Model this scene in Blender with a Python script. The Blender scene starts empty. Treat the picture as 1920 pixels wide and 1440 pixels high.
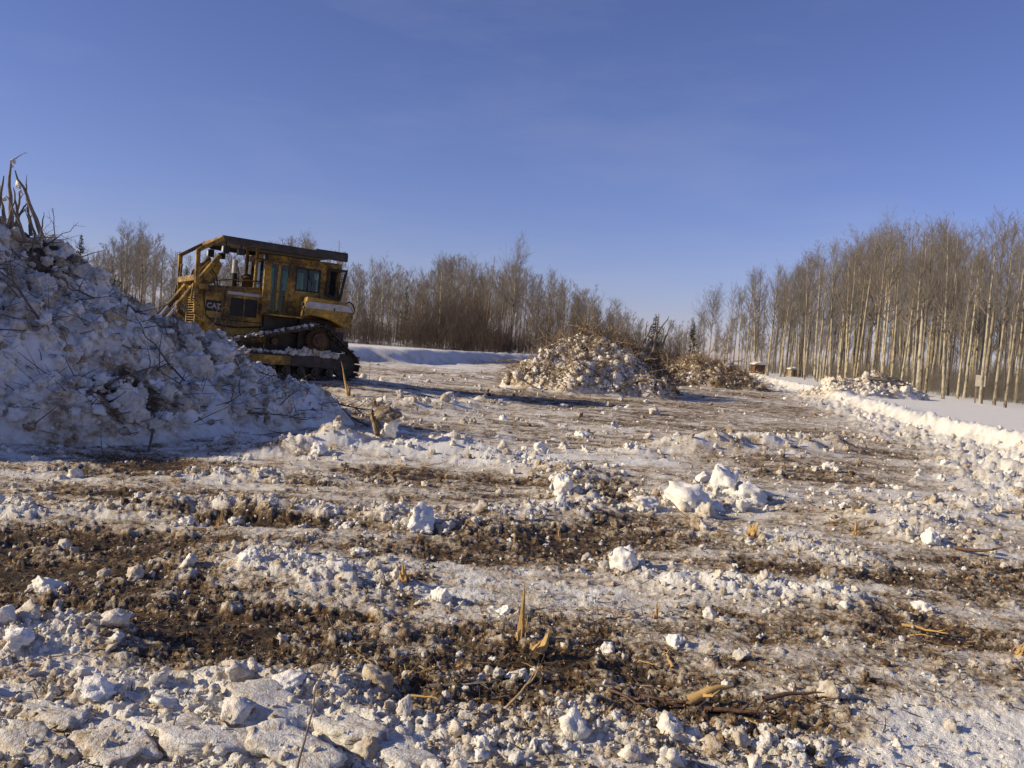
import bpy, bmesh, math, random
import numpy as np
from mathutils import Vector, Matrix, Euler

random.seed(7)
RNG = np.random.default_rng(11)
SC = bpy.context.scene
COL = SC.collection
R = math.radians

# ------------------------------------------------------------------ camera
CAM_H = 1.65
FPX = 1663.0            # focal length in photo pixels (1920 wide)
PITCH, ROLL = R(2.47), R(4.0)
cam_d = bpy.data.cameras.new("camera")
cam_d.sensor_width = 36.0
cam_d.lens = 36.0 * FPX / 1920.0
cam_d.clip_start = 0.05
cam_d.clip_end = 5000
cam = bpy.data.objects.new("camera", cam_d)
COL.objects.link(cam)
CAM_R = Matrix.Rotation(R(90) - PITCH, 4, 'X') @ Matrix.Rotation(ROLL, 4, 'Z')
cam.matrix_world = Matrix.Translation((0, 0, CAM_H)) @ CAM_R
SC.camera = cam

# ------------------------------------------------------------------ sky + sun
SUN_EL, SUN_AZ = R(24), R(-101)      # azimuth measured from +Y (view direction), negative = left
world = bpy.data.worlds.new("World")
SC.world = world
world.use_nodes = True
wn = world.node_tree.nodes
wl = world.node_tree.links
bg = wn["Background"]
sky = wn.new("ShaderNodeTexSky")
sky.sky_type = 'NISHITA'
sky.sun_disc = False
sky.sun_elevation = SUN_EL
sky.sun_rotation = SUN_AZ
sky.altitude = 300
sky.air_density = 1.0
sky.dust_density = 0.25
sky.ozone_density = 3.0
tint = wn.new("ShaderNodeMixRGB")
tint.blend_type = 'MULTIPLY'
tint.inputs[0].default_value = 1.0
tint.inputs[2].default_value = (0.91, 0.80, 1.15, 1)
wl.new(sky.outputs[0], tint.inputs[1])
# a breath of thin cirrus
w_tc = wn.new("ShaderNodeTexCoord"); w_mp = wn.new("ShaderNodeMapping"); w_mp.inputs["Scale"].default_value = (1.6, 1.6, 7.0)
w_mp.inputs["Rotation"].default_value = (0.25, 0.0, 0.6)
w_nz = wn.new("ShaderNodeTexNoise"); w_nz.inputs["Scale"].default_value = 1.1; w_nz.inputs["Detail"].default_value = 6; w_nz.inputs["Roughness"].default_value = 0.6
w_rp = wn.new("ShaderNodeValToRGB"); w_rp.color_ramp.elements[0].position = 0.50; w_rp.color_ramp.elements[1].position = 0.80
w_rp.color_ramp.elements[0].color = (0, 0, 0, 1); w_rp.color_ramp.elements[1].color = (0.16, 0.16, 0.16, 1)
cirrus = wn.new("ShaderNodeMixRGB"); cirrus.inputs[2].default_value = (5.5, 5.8, 6.4, 1)
wl.new(w_tc.outputs["Generated"], w_mp.inputs[0]); wl.new(w_mp.outputs[0], w_nz.inputs["Vector"]); wl.new(w_nz.outputs["Fac"], w_rp.inputs[0])
wl.new(w_rp.outputs[0], cirrus.inputs[0]); wl.new(tint.outputs[0], cirrus.inputs[1])
wl.new(cirrus.outputs[0], bg.inputs[0])
bg.inputs[1].default_value = 0.095
sun_d = bpy.data.lights.new("sun", 'SUN')
sun_d.energy = 5.0
sun_d.angle = R(0.55)
sun_d.color = (1.0, 0.855, 0.60)
sun = bpy.data.objects.new("sun", sun_d)
COL.objects.link(sun)
TOSUN = Vector((math.sin(SUN_AZ) * math.cos(SUN_EL), math.cos(SUN_AZ) * math.cos(SUN_EL), math.sin(SUN_EL)))
sun.rotation_euler = TOSUN.to_track_quat('Z', 'Y').to_euler()
vs = SC.view_settings
vs.view_transform = 'Standard'
vs.look = 'None'
vs.exposure = 0.06
vs.gamma = 1.0
vs.use_curve_mapping = False
SC.cycles.use_denoising = True
SC.cycles.max_bounces = 6
SC.cycles.transparent_max_bounces = 12

# ------------------------------------------------------------------ photo pixel -> place
CR = np.array(CAM_R.to_3x3())
def ray(px, py):
    v = CR @ np.array([(px - 960) / FPX, -(py - 720) / FPX, -1.0])
    return v
def gp(px, py, z=0.0):
    """point of the level z seen at a photo pixel"""
    v = ray(px, py)
    t = (z - CAM_H) / v[2]
    return Vector((v[0] * t, v[1] * t, z))
def at(px, py, depth):
    """point at ground distance depth (along +Y) seen at a photo pixel"""
    v = ray(px, py)
    t = depth / v[1]
    return Vector((v[0] * t, depth, CAM_H + v[2] * t))

# ------------------------------------------------------------------ noise
def _h(ix, iy, seed):
    n = (ix.astype(np.int64) * 374761393 + iy.astype(np.int64) * 668265263 + seed * 1442695041) & 0xFFFFFFFF
    n = ((n ^ (n >> 13)) * 1274126177) & 0xFFFFFFFF
    n = ((n ^ (n >> 16)) * 2246822519) & 0xFFFFFFFF
    return ((n ^ (n >> 15)) & 0xFFFFFF).astype(np.float32) / np.float32(0xFFFFFF)
def gnoise(x, y, seed=0):
    ix = np.floor(x); iy = np.floor(y)
    fx = (x - ix).astype(np.float32); fy = (y - iy).astype(np.float32)
    u = fx * fx * fx * (fx * (fx * 6 - 15) + 10); v = fy * fy * fy * (fy * (fy * 6 - 15) + 10)
    out = []
    for dx, dy in ((0, 0), (1, 0), (0, 1), (1, 1)):
        a = _h(ix + dx, iy + dy, seed) * np.float32(6.2831853)
        out.append(np.cos(a) * (fx - dx) + np.sin(a) * (fy - dy))
    a = out[0] + (out[1] - out[0]) * u
    b = out[2] + (out[3] - out[2]) * u
    return (a + (b - a) * v) * 1.5
def fbm(x, y, octv=4, seed=0, gain=0.5):
    s = 0; a = 1.0; t = 0
    for o in range(octv):
        s = s + a * gnoise(x * 2.03 ** o + 17.3 * o, y * 2.03 ** o - 9.1 * o, seed + o)
        t += a; a *= gain
    return s / t
def lumps(x, y, cell, seed, dens):
    """rounded clods on a jittered grid: (height in units of cell, id)"""
    X = x / cell; Y = y / cell
    X = X + 0.22 * gnoise(X * 2.3, Y * 2.3, seed + 50); Y = Y + 0.22 * gnoise(X * 2.3 + 9, Y * 2.3, seed + 51)
    ix = np.floor(X); iy = np.floor(Y)
    best = np.zeros(X.shape, np.float32); bid = np.zeros(X.shape, np.float32)
    for dx in (-1, 0, 1):
        for dy in (-1, 0, 1):
            cx = ix + dx; cy = iy + dy
            r1 = _h(cx, cy, seed); r2 = _h(cx, cy, seed + 1); r3 = _h(cx, cy, seed + 2); r4 = _h(cx, cy, seed + 3)
            rad = 0.22 + 0.42 * r3 * r3
            d2 = ((X - cx - 0.15 - 0.7 * r1) ** 2 + (Y - cy - 0.15 - 0.7 * r2) ** 2) / (rad * rad)
            hgt = np.sqrt(np.clip(1 - d2, 0, 1)) * rad * (0.6 + 0.6 * r1)
            hgt = np.where(r4 < dens, hgt, 0)
            m = hgt > best
            best = np.where(m, hgt, best); bid = np.where(m, r3 * 0.5 + r1 * 0.5, bid)
    return best, bid
def h3(ix, iy, iz, seed):
    return _h(ix + iz * 57.0, iy - iz * 113.0, seed)
def noise3(p, seed=0):
    i = np.floor(p); f = p - i
    f = f * f * (3 - 2 * f)
    s = 0
    for dx in (0, 1):
        for dy in (0, 1):
            for dz in (0, 1):
                w = (f[:, 0] if dx else 1 - f[:, 0]) * (f[:, 1] if dy else 1 - f[:, 1]) * (f[:, 2] if dz else 1 - f[:, 2])
                s = s + w * h3(i[:, 0] + dx, i[:, 1] + dy, i[:, 2] + dz, seed)
    return s * 2 - 1
def sstep(a, b, x):
    t = np.clip((x - a) / (b - a), 0, 1)
    return t * t * (3 - 2 * t)
def seg_dist(x, y, ax, ay, bx, by):
    dx, dy = bx - ax, by - ay
    t = np.clip(((x - ax) * dx + (y - ay) * dy) / (dx * dx + dy * dy + 1e-9), 0, 1)
    return np.hypot(x - ax - t * dx, y - ay - t * dy), t

# ------------------------------------------------------------------ mesh helpers
def np_mesh(name, V, F, smooth=True, attrs=None):
    """V (n,3), F (m,3|4) or list of such arrays"""
    Fs = F if isinstance(F, list) else [F]
    Fs = [f for f in Fs if len(f)]
    me = bpy.data.meshes.new(name)
    me.vertices.add(len(V))
    me.vertices.foreach_set("co", np.ascontiguousarray(V, np.float32).ravel())
    li = np.concatenate([f.ravel() for f in Fs]).astype(np.int32)
    tot = np.concatenate([np.full(len(f), f.shape[1], np.int32) for f in Fs])
    st = np.concatenate([[0], np.cumsum(tot)[:-1]]).astype(np.int32)
    me.loops.add(len(li)); me.loops.foreach_set("vertex_index", li)
    me.polygons.add(len(tot)); me.polygons.foreach_set("loop_start", st)
    me.update(calc_edges=True)
    me.polygons.foreach_set("use_smooth", np.full(len(tot), smooth, bool))
    if attrs:
        for k, a in attrs.items():
            at_ = me.attributes.new(k, 'FLOAT', 'POINT')
            at_.data.foreach_set("value", np.ascontiguousarray(a, np.float32).ravel())
    me.update()
    return me
def link(name, me, mat=None, parent=None, loc=(0, 0, 0), rot=(0, 0, 0), scale=(1, 1, 1)):
    o = bpy.data.objects.new(name, me)
    COL.objects.link(o)
    if mat and me is not None and not me.materials: me.materials.append(mat)
    o.parent = parent
    o.location = loc; o.rotation_euler = rot; o.scale = scale
    return o
def tag(o, label=None, cat=None, group=None, kind=None):
    if label: o["label"] = label
    if cat: o["category"] = cat
    if group: o["group"] = group
    if kind: o["kind"] = kind
    return o
def empty(name, loc=(0, 0, 0), rz=0.0):
    o = bpy.data.objects.new(name, None)
    COL.objects.link(o); o.location = loc; o.rotation_euler = (0, 0, rz)
    o.empty_display_size = 0.2
    return o
def tubes(P, Rad, sides=3, cap=False):
    """n polylines of k points: P (n,k,3), Rad (n,k) -> V, F(quads)"""
    n, k, _ = P.shape
    T = np.zeros_like(P)
    T[:, 1:-1] = P[:, 2:] - P[:, :-2]; T[:, 0] = P[:, 1] - P[:, 0]; T[:, -1] = P[:, -1] - P[:, -2]
    T /= np.linalg.norm(T, axis=2, keepdims=True) + 1e-9
    ref = np.where(np.abs(T[:, :1, 2:3]) > 0.9, np.array([1.0, 0, 0]), np.array([0, 0, 1.0]))
    ref = np.broadcast_to(ref, P.shape)
    U = np.cross(T, ref); U /= np.linalg.norm(U, axis=2, keepdims=True) + 1e-9
    W = np.cross(T, U)
    a = np.arange(sides) * 2 * np.pi / sides
    V = P[:, :, None, :] + Rad[:, :, None, None] * (np.cos(a)[None, None, :, None] * U[:, :, None, :] + np.sin(a)[None, None, :, None] * W[:, :, None, :])
    base = (np.arange(n) * k * sides)[:, None, None]
    kk = (np.arange(k - 1) * sides)[None, :, None]
    s = np.arange(sides)[None, None, :]; s2 = (s + 1) % sides
    F = np.stack([base + kk + s, base + kk + s2, base + kk + sides + s2, base + kk + sides + s], -1).reshape(-1, 4)
    return V.reshape(-1, 3), F
def cat_mesh(parts):
    Vs, Fs, o = [], [], 0
    for V, F in parts:
        Vs.append(V); Fs.append(F + o); o += len(V)
    return np.concatenate(Vs), np.concatenate(Fs)
def copy_tree(o, parent=None):
    c = o.copy(); COL.objects.link(c)
    if parent is not None: c.parent = parent
    for ch in o.children: copy_tree(ch, c)
    return c

# ------------------------------------------------------------------ materials
def mat(name):
    m = bpy.data.materials.new(name); m.use_nodes = True
    nt = m.node_tree
    return m, nt.nodes, nt.links, nt.nodes["Principled BSDF"]
def ramp(n, stops, interp='LINEAR'):
    r = n.new("ShaderNodeValToRGB"); cr = r.color_ramp; cr.interpolation = interp
    while len(cr.elements) < len(stops): cr.elements.new(0.5)
    for e, (p, c) in zip(cr.elements, stops):
        e.position = p; e.color = (*c, 1) if len(c) == 3 else c
    return r
def noise_node(n, l, vec, scale, detail=4, rough=0.55):
    t = n.new("ShaderNodeTexNoise"); t.inputs["Scale"].default_value = scale
    t.inputs["Detail"].default_value = detail; t.inputs["Roughness"].default_value = rough
    l.new(vec, t.inputs["Vector"])
    return t
def math_node(n, l, op, a, b=None, c=None, clamp=False):
    m = n.new("ShaderNodeMath"); m.operation = op; m.use_clamp = clamp
    for i, v in enumerate((a, b, c)):
        if v is None: continue
        if isinstance(v, (int, float)): m.inputs[i].default_value = v
        else: l.new(v, m.inputs[i])
    return m.outputs[0]
SNOW = [(0.0, (0.83, 0.81, 0.76)), (0.20, (0.68, 0.64, 0.56)), (0.44, (0.38, 0.325, 0.24)), (0.66, (0.125, 0.09, 0.053)), (1.0, (0.036, 0.026, 0.016))]
def snow_mat(name, attr='dirt', atype='GEOMETRY', fine=26.0, amp=0.55, bias=0.0, bump=0.6, rnd=False):
    """snow that is mixed with soil: attribute dirt 0 clean .. 1 bare soil, broken up by grain"""
    m, n, l, b = mat(name)
    geo = n.new("ShaderNodeNewGeometry")
    pos = geo.outputs["Position"]
    n1 = noise_node(n, l, pos, fine, 5, 0.65)
    n2 = noise_node(n, l, pos, fine * 0.17, 3, 0.5)
    if attr:
        a = n.new("ShaderNodeAttribute"); a.attribute_name = attr; a.attribute_type = atype
        d = a.outputs["Fac"]
    else:
        d = None
    g = math_node(n, l, 'MULTIPLY', math_node(n, l, 'SUBTRACT', n1.outputs["Fac"], 0.5), amp * 1.6)
    g2 = math_node(n, l, 'MULTIPLY', math_node(n, l, 'SUBTRACT', n2.outputs["Fac"], 0.5), amp * 0.9)
    s = math_node(n, l, 'ADD', g, g2)
    # grain acts mostly where the snow is dirty
    if d is not None:
        k = math_node(n, l, 'ADD', math_node(n, l, 'MULTIPLY', d, 1.6), 0.16, clamp=True)
        s = math_node(n, l, 'ADD', math_node(n, l, 'MULTIPLY', s, k), d)
    s = math_node(n, l, 'ADD', s, bias)
    if rnd:
        oi = n.new("ShaderNodeObjectInfo")
        s = math_node(n, l, 'ADD', s, math_node(n, l, 'MULTIPLY', math_node(n, l, 'POWER', oi.outputs["Random"], 2.0), rnd))
    r = ramp(n, SNOW)
    l.new(s, r.inputs[0])
    # slight hue variation of the soil: rusty leaf litter against black peat
    n3 = noise_node(n, l, pos, 7.0, 3, 0.6)
    hue = n.new("ShaderNodeMixRGB"); hue.blend_type = 'MULTIPLY'
    r3 = ramp(n, [(0.35, (1.0, 1.0, 1.0)), (0.7, (1.25, 0.98, 0.72))])
    l.new(n3.outputs["Fac"], r3.inputs[0])
    sf = math_node(n, l, 'MULTIPLY', s, 1.5, clamp=True)
    l.new(sf, hue.inputs[0]); l.new(r.outputs[0], hue.inputs[1]); l.new(r3.outputs[0], hue.inputs[2])
    l.new(hue.outputs[0], b.inputs["Base Color"])
    b.inputs["Roughness"].default_value = 0.75
    b.inputs["Specular IOR Level"].default_value = 0.25
    bp = n.new("ShaderNodeBump"); bp.inputs["Strength"].default_value = bump; bp.inputs["Distance"].default_value = 0.02
    n4 = noise_node(n, l, pos, fine * 2.2, 4, 0.7)
    l.new(n4.outputs["Fac"], bp.inputs["Height"]); l.new(bp.outputs[0], b.inputs["Normal"])
    return m
M_GROUND = snow_mat("churned_snow_ground", fine=26, amp=1.05, bump=0.9)
M_CLOD = snow_mat("snow_clod", attr='dirt', atype='INSTANCER', fine=34, amp=0.7, bump=0.8)
M_PILE = snow_mat("pile_snow", fine=14, amp=0.7, bump=0.7)
M_CHUNK = snow_mat("snow_chunk", attr=None, fine=15, amp=0.50, bias=0.13, bump=0.8, rnd=0.30)
M_BLOCK = snow_mat("clean_snow_block", attr=None, fine=9, amp=0.30, bias=0.045, bump=0.9)
def plain(name, col, rough=0.7, var=0.25, scale=8.0, metal=0.0, stretch=None, bump=0.0):
    m, n, l, b = mat(name)
    tc = n.new("ShaderNodeTexCoord")
    mp = n.new("ShaderNodeMapping"); l.new(tc.outputs["Object"], mp.inputs[0])
    if stretch: mp.inputs["Scale"].default_value = stretch
    t = noise_node(n, l, mp.outputs[0], scale, 5, 0.6)
    c0 = tuple(max(0, c * (1 - var)) for c in col); c1 = tuple(min(1, c * (1 + var)) for c in col)
    r = ramp(n, [(0.3, c0), (0.7, c1)])
    l.new(t.outputs["Fac"], r.inputs[0]); l.new(r.outputs[0], b.inputs["Base Color"])
    b.inputs["Roughness"].default_value = rough; b.inputs["Metallic"].default_value = metal
    b.inputs["Specular IOR Level"].default_value = 0.3
    if bump:
        bp = n.new("ShaderNodeBump"); bp.inputs["Strength"].default_value = bump; bp.inputs["Distance"].default_value = 0.01
        l.new(t.outputs["Fac"], bp.inputs["Height"]); l.new(bp.outputs[0], b.inputs["Normal"])
    return m
M_TWIG = plain("twig_brown", (0.20, 0.172, 0.14), 0.8, 0.3, 3)
M_TWIG_RED = plain("shrub_twig", (0.105, 0.076, 0.058), 0.85, 0.3, 2)
M_BRANCH = plain("dead_branch_bark", (0.13, 0.10, 0.075), 0.8, 0.45, 9, stretch=(1, 1, 1), bump=0.3)
M_POLE = plain("weathered_pole", (0.22, 0.18, 0.14), 0.8, 0.35, 14, bump=0.3)
M_TAN = plain("tan_root", (0.30, 0.215, 0.125), 0.8, 0.4, 9)
M_RAW = plain("fresh_split_wood", (0.62, 0.40, 0.15), 0.7, 0.5, 22, stretch=(6, 6, 0.6), bump=0.5)
M_BARKRED = plain("red_brown_bark", (0.13, 0.075, 0.05), 0.8, 0.5, 14, bump=0.5)
M_SPRUCE = plain("spruce_needles", (0.045, 0.055, 0.03), 0.7, 0.45, 3)
def bark_mat(name, pale, dark, mark):
    m, n, l, b = mat(name)
    tc = n.new("ShaderNodeTexCoord"); oi = n.new("ShaderNodeObjectInfo")
    add = n.new("ShaderNodeVectorMath"); add.operation = 'ADD'
    l.new(tc.outputs["Object"], add.inputs[0]); l.new(oi.outputs["Random"], add.inputs[1])
    mp = n.new("ShaderNodeMapping"); mp.inputs["Scale"].default_value = (5, 5, 3.2); l.new(add.outputs[0], mp.inputs[0])
    t = noise_node(n, l, mp.outputs[0], 1.0, 4, 0.6)
    r = ramp(n, [(0.30, mark), (0.42, dark), (0.55, pale)])
    l.new(t.outputs["Fac"], r.inputs[0])
    mx = n.new("ShaderNodeMixRGB"); mx.blend_type = 'MULTIPLY'; mx.inputs[0].default_value = 1
    rr = ramp(n, [(0.0, (0.55, 0.5, 0.42)), (0.5, (0.95, 0.88, 0.7)), (1.0, (1.0, 0.98, 0.92))])
    l.new(oi.outputs["Random"], rr.inputs[0])
    l.new(r.outputs[0], mx.inputs[1]); l.new(rr.outputs[0], mx.inputs[2])
    l.new(mx.outputs[0], b.inputs["Base Color"])
    b.inputs["Roughness"].default_value = 0.8; b.inputs["Specular IOR Level"].default_value = 0.2
    return m
M_ASPEN = bark_mat("aspen_bark", (0.44, 0.405, 0.34), (0.26, 0.23, 0.18), (0.06, 0.05, 0.04))
M_GREYBARK = bark_mat("grey_bark", (0.25, 0.21, 0.16), (0.16, 0.13, 0.10), (0.06, 0.05, 0.04))
# ------------------------------------------------------------------ terrain
def _ell(cx, cy, rx, ry):
    c = gp(cx, cy)
    rw = rx * c.y / FPX
    rd = abs(gp(cx, cy - ry).y - gp(cx, cy + ry).y) / 2
    return c.x, c.y, rw, rd
# bare soil and litter showing through (photo pixel x, y, half width, half height, strength)
DIRT = [(90, 1060, 200, 55, .50), (320, 1165, 330, 42, .55), (150, 1000, 230, 26, .36), (480, 1215, 230, 42, .45), (250, 872, 190, 20, .42),
        (745, 890, 130, 16, .55), (60, 935, 140, 14, .2), (420, 935, 170, 10, .25), (520, 985, 190, 12, .42), (860, 995, 190, 24, .36),
        (1210, 985, 150, 36, .46), (1060, 1015, 130, 26, .40), (1640, 1083, 200, 16, .45), (1420, 1070, 120, 14, .3), (1020, 1235, 210, 52, .40),
        (850, 1290, 180, 30, .36), (1380, 1335, 210, 30, .42), (1870, 1060, 90, 12, .36), (1760, 1175, 120, 24, .38), (1010, 905, 140, 10, .3),
        (1470, 890, 150, 9, .32), (1000, 745, 150, 7, .38), (1150, 925, 90, 16, .3), (250, 1110, 300, 30, .35), (860, 1050, 160, 14, .26),
        (300, 1030, 160, 26, .2), (700, 1160, 140, 22, .2), (200, 920, 180, 8, .22), (690, 780, 60, 10, .3), (1300, 800, 260, 7, .22),
        (1640, 880, 220, 9, .22), (1130, 770, 200, 6, .2), (1500, 770, 160, 6, .2), (1580, 840, 120, 8, .22), (1150, 1290, 160, 26, .22),
        (1480, 1180, 120, 14, .18), (560, 905, 100, 9, .16), (900, 1340, 120, 16, .2), (120, 1320, 90, 20, .22), (1130, 900, 110, 10, .25),
        (320, 870, 120, 12, .35), (1250, 760, 120, 5, .22), (820, 700, 130, 4, .15), (1390, 740, 120, 5, .2)]
CLEAN = [(1880, 1390, 220, 80, 1.0), (1700, 1440, 220, 50, .7), (1300, 935, 130, 26, .32), (430, 1350, 290, 45, .30), (400, 1420, 320, 50, .25),
         (600, 1065, 130, 28, .24), (600, 1000, 140, 12, .15), (1120, 1130, 170, 26, .26), (880, 1110, 100, 40, .15), (1460, 1110, 120, 26, .28),
         (1490, 1010, 60, 26, .2), (560, 890, 120, 16, .25), (430, 905, 80, 14, .2), (1000, 860, 200, 26, .20), (780, 855, 220, 16, .22),
         (1420, 830, 170, 12, .22), (1780, 950, 150, 30, .22), (1850, 920, 100, 22, .2), (1560, 880, 100, 8, .1), (830, 685, 170, 8, .30),
         (800, 1390, 150, 30, .15), (70, 1200, 110, 22, .45), (1000, 780, 120, 10, .1), (80, 895, 120, 18, .22), (60, 860, 140, 14, .3), (460, 862, 160, 8, .25),
         (1300, 1060, 120, 20, .1), (620, 935, 200, 8, .12), (1240, 860, 130, 14, .15), (1500, 1240, 130, 22, .12), (1170, 1400, 160, 30, .12)]
DIRT = [_ell(*e[:4]) + (e[4],) for e in DIRT]
CLEAN = [_ell(*e[:4]) + (e[4],) for e in CLEAN]
# windrows of clods pushed up by the blade: photo px0, py0, px1, py1, half width m, height m, clod density
ROWS = [(0, 962, 300, 960, .22, .07, .8), (300, 960, 520, 968, .25, .09, .9), (520, 968, 720, 978, .25, .08, .8), (720, 978, 960, 1000, .3, .06, .7),
        (480, 838, 640, 842, .6, .20, 1), (640, 842, 860, 850, .7, .14, 1), (860, 850, 1060, 885, .6, .12, 1), (1060, 890, 1100, 950, .35, .10, .9),
        (1190, 848, 1320, 845, .5, .16, 1), (1320, 845, 1540, 838, .8, .30, 1), (930, 965, 1090, 960, .3, .06, .9), (1290, 1100, 1550, 1120, .25, .07, 1),
        (690, 770, 900, 760, .9, .22, 1), (380, 893, 600, 905, .3, .06, 1), (1650, 985, 1960, 945, .5, .13, 1), (-60, 1200, 150, 1205, .2, .10, 1),
        (1170, 935, 1420, 935, .35, .06, .8), (1400, 1005, 1560, 1040, .4, .05, .9), (170, 1300, 420, 1312, .12, .04, .45), (440, 1290, 660, 1300, .14, .05, .45),
        (480, 1060, 700, 1100, .3, .05, .9), (1700, 1000, 1800, 1010, .4, .12, .9), (640, 1330, 900, 1400, .25, .03, .6), (1080, 1360, 1500, 1410, .25, .04, .7),
        (640, 720, 950, 700, 1.2, .12, .9), (940, 735, 1250, 742, 1.5, .15, 1), (1250, 735, 1430, 722, 1.5, .15, 1)]
ROWS = [(*gp(a, b).xy, *gp(c, d).xy, w, h, dn) for a, b, c, d, w, h, dn in ROWS]
# edge (foot) of the untouched snowfield on the right, and of the bank in front of the left wood
FIELD = [gp(1985, 905).xy, gp(1920, 858).xy, gp(1800, 832).xy, gp(1669, 788).xy, gp(1600, 766).xy, gp(1528, 742).xy, gp(1450, 722).xy, Vector((36, 140)), Vector((80, 400))]
BERM = [Vector((-60, 30)), Vector((-22, 44)), gp(674, 679).xy, gp(800, 683).xy, gp(946, 681).xy, gp(1060, 684).xy, Vector((14, 150)), Vector((20, 400))]
FIELD_H, BERM_H = 0.30, 0.62
def signed_x(poly, x, y):
    """horizontal offset of x from the polyline's x at the same y"""
    ys = np.array([p[1] for p in poly]); xs = np.array([p[0] for p in poly])
    o = np.argsort(ys)
    return x - np.interp(y, ys[o], xs[o])
TRK_A, TRK_B = gp(347, 1353), gp(527, 1437)
TRK_D = (TRK_B - TRK_A).xy.normalized()
TRK_N = Vector((-TRK_D.y, TRK_D.x))
DOZ_POS = at(654.6, 716, 26.0)
def terrain(x, y):
    x = np.asarray(x, np.float64); y = np.asarray(y, np.float64)
    z = 0.05 * gnoise(x * .31, y * .31, 3) + 0.03 * gnoise(x * .9, y * .9, 4) * sstep(60, 20, y)
    # right field
    wob = 0.22 * gnoise(x * .8, y * .8, 5) + 0.12 * gnoise(x * 2.3, y * 2.3, 6)
    s = signed_x(FIELD, x, y)
    fld = sstep(-.35, .25, s + wob)
    lip = np.exp(-((s + wob - .25) / .75) ** 2)
    z = z * (1 - fld) + fld * (FIELD_H + .03 * gnoise(x * .2, y * .2, 8)) + lip * (.16 + .08 * gnoise(x * 1.3, y * 1.3, 7))
    # left bank
    sb = -signed_x(BERM, x, y)
    wb = .3 * gnoise(x * .5, y * .5, 9)
    bm_ = sstep(-.4, 1.6, sb + wb)
    z = z + bm_ * BERM_H + np.exp(-((sb + wb - 1.5) / 1.0) ** 2) * .32
    # firmed snow and litter under the machine
    z = z + DOZ_POS.z * np.exp(-(((x - DOZ_POS.x + 1.2) / 3.4) ** 4 + ((y - DOZ_POS.y - 1.0) / 2.8) ** 4))
    rowd = np.zeros_like(z)
    for ax, ay, bx, by, w, h, dn in ROWS:
        d, t = seg_dist(x, y, ax, ay, bx, by)
        g = np.exp(-(d / w) ** 2)
        z = z + g * h * (.75 + .45 * gnoise(x * 1.7, y * 1.7, 21))
        rowd = np.maximum(rowd, g * dn)
    return z, rowd, fld, bm_
def clod_density(x, y, rowd):
    """where the blade left loose clods: windrows and ragged patches between scraped strips"""
    return np.clip(.05 + .85 * rowd + .50 * sstep(.08, .55, fbm(x * .55, y * 1.0, 4, 62, .55)), .01, .95)
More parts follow.
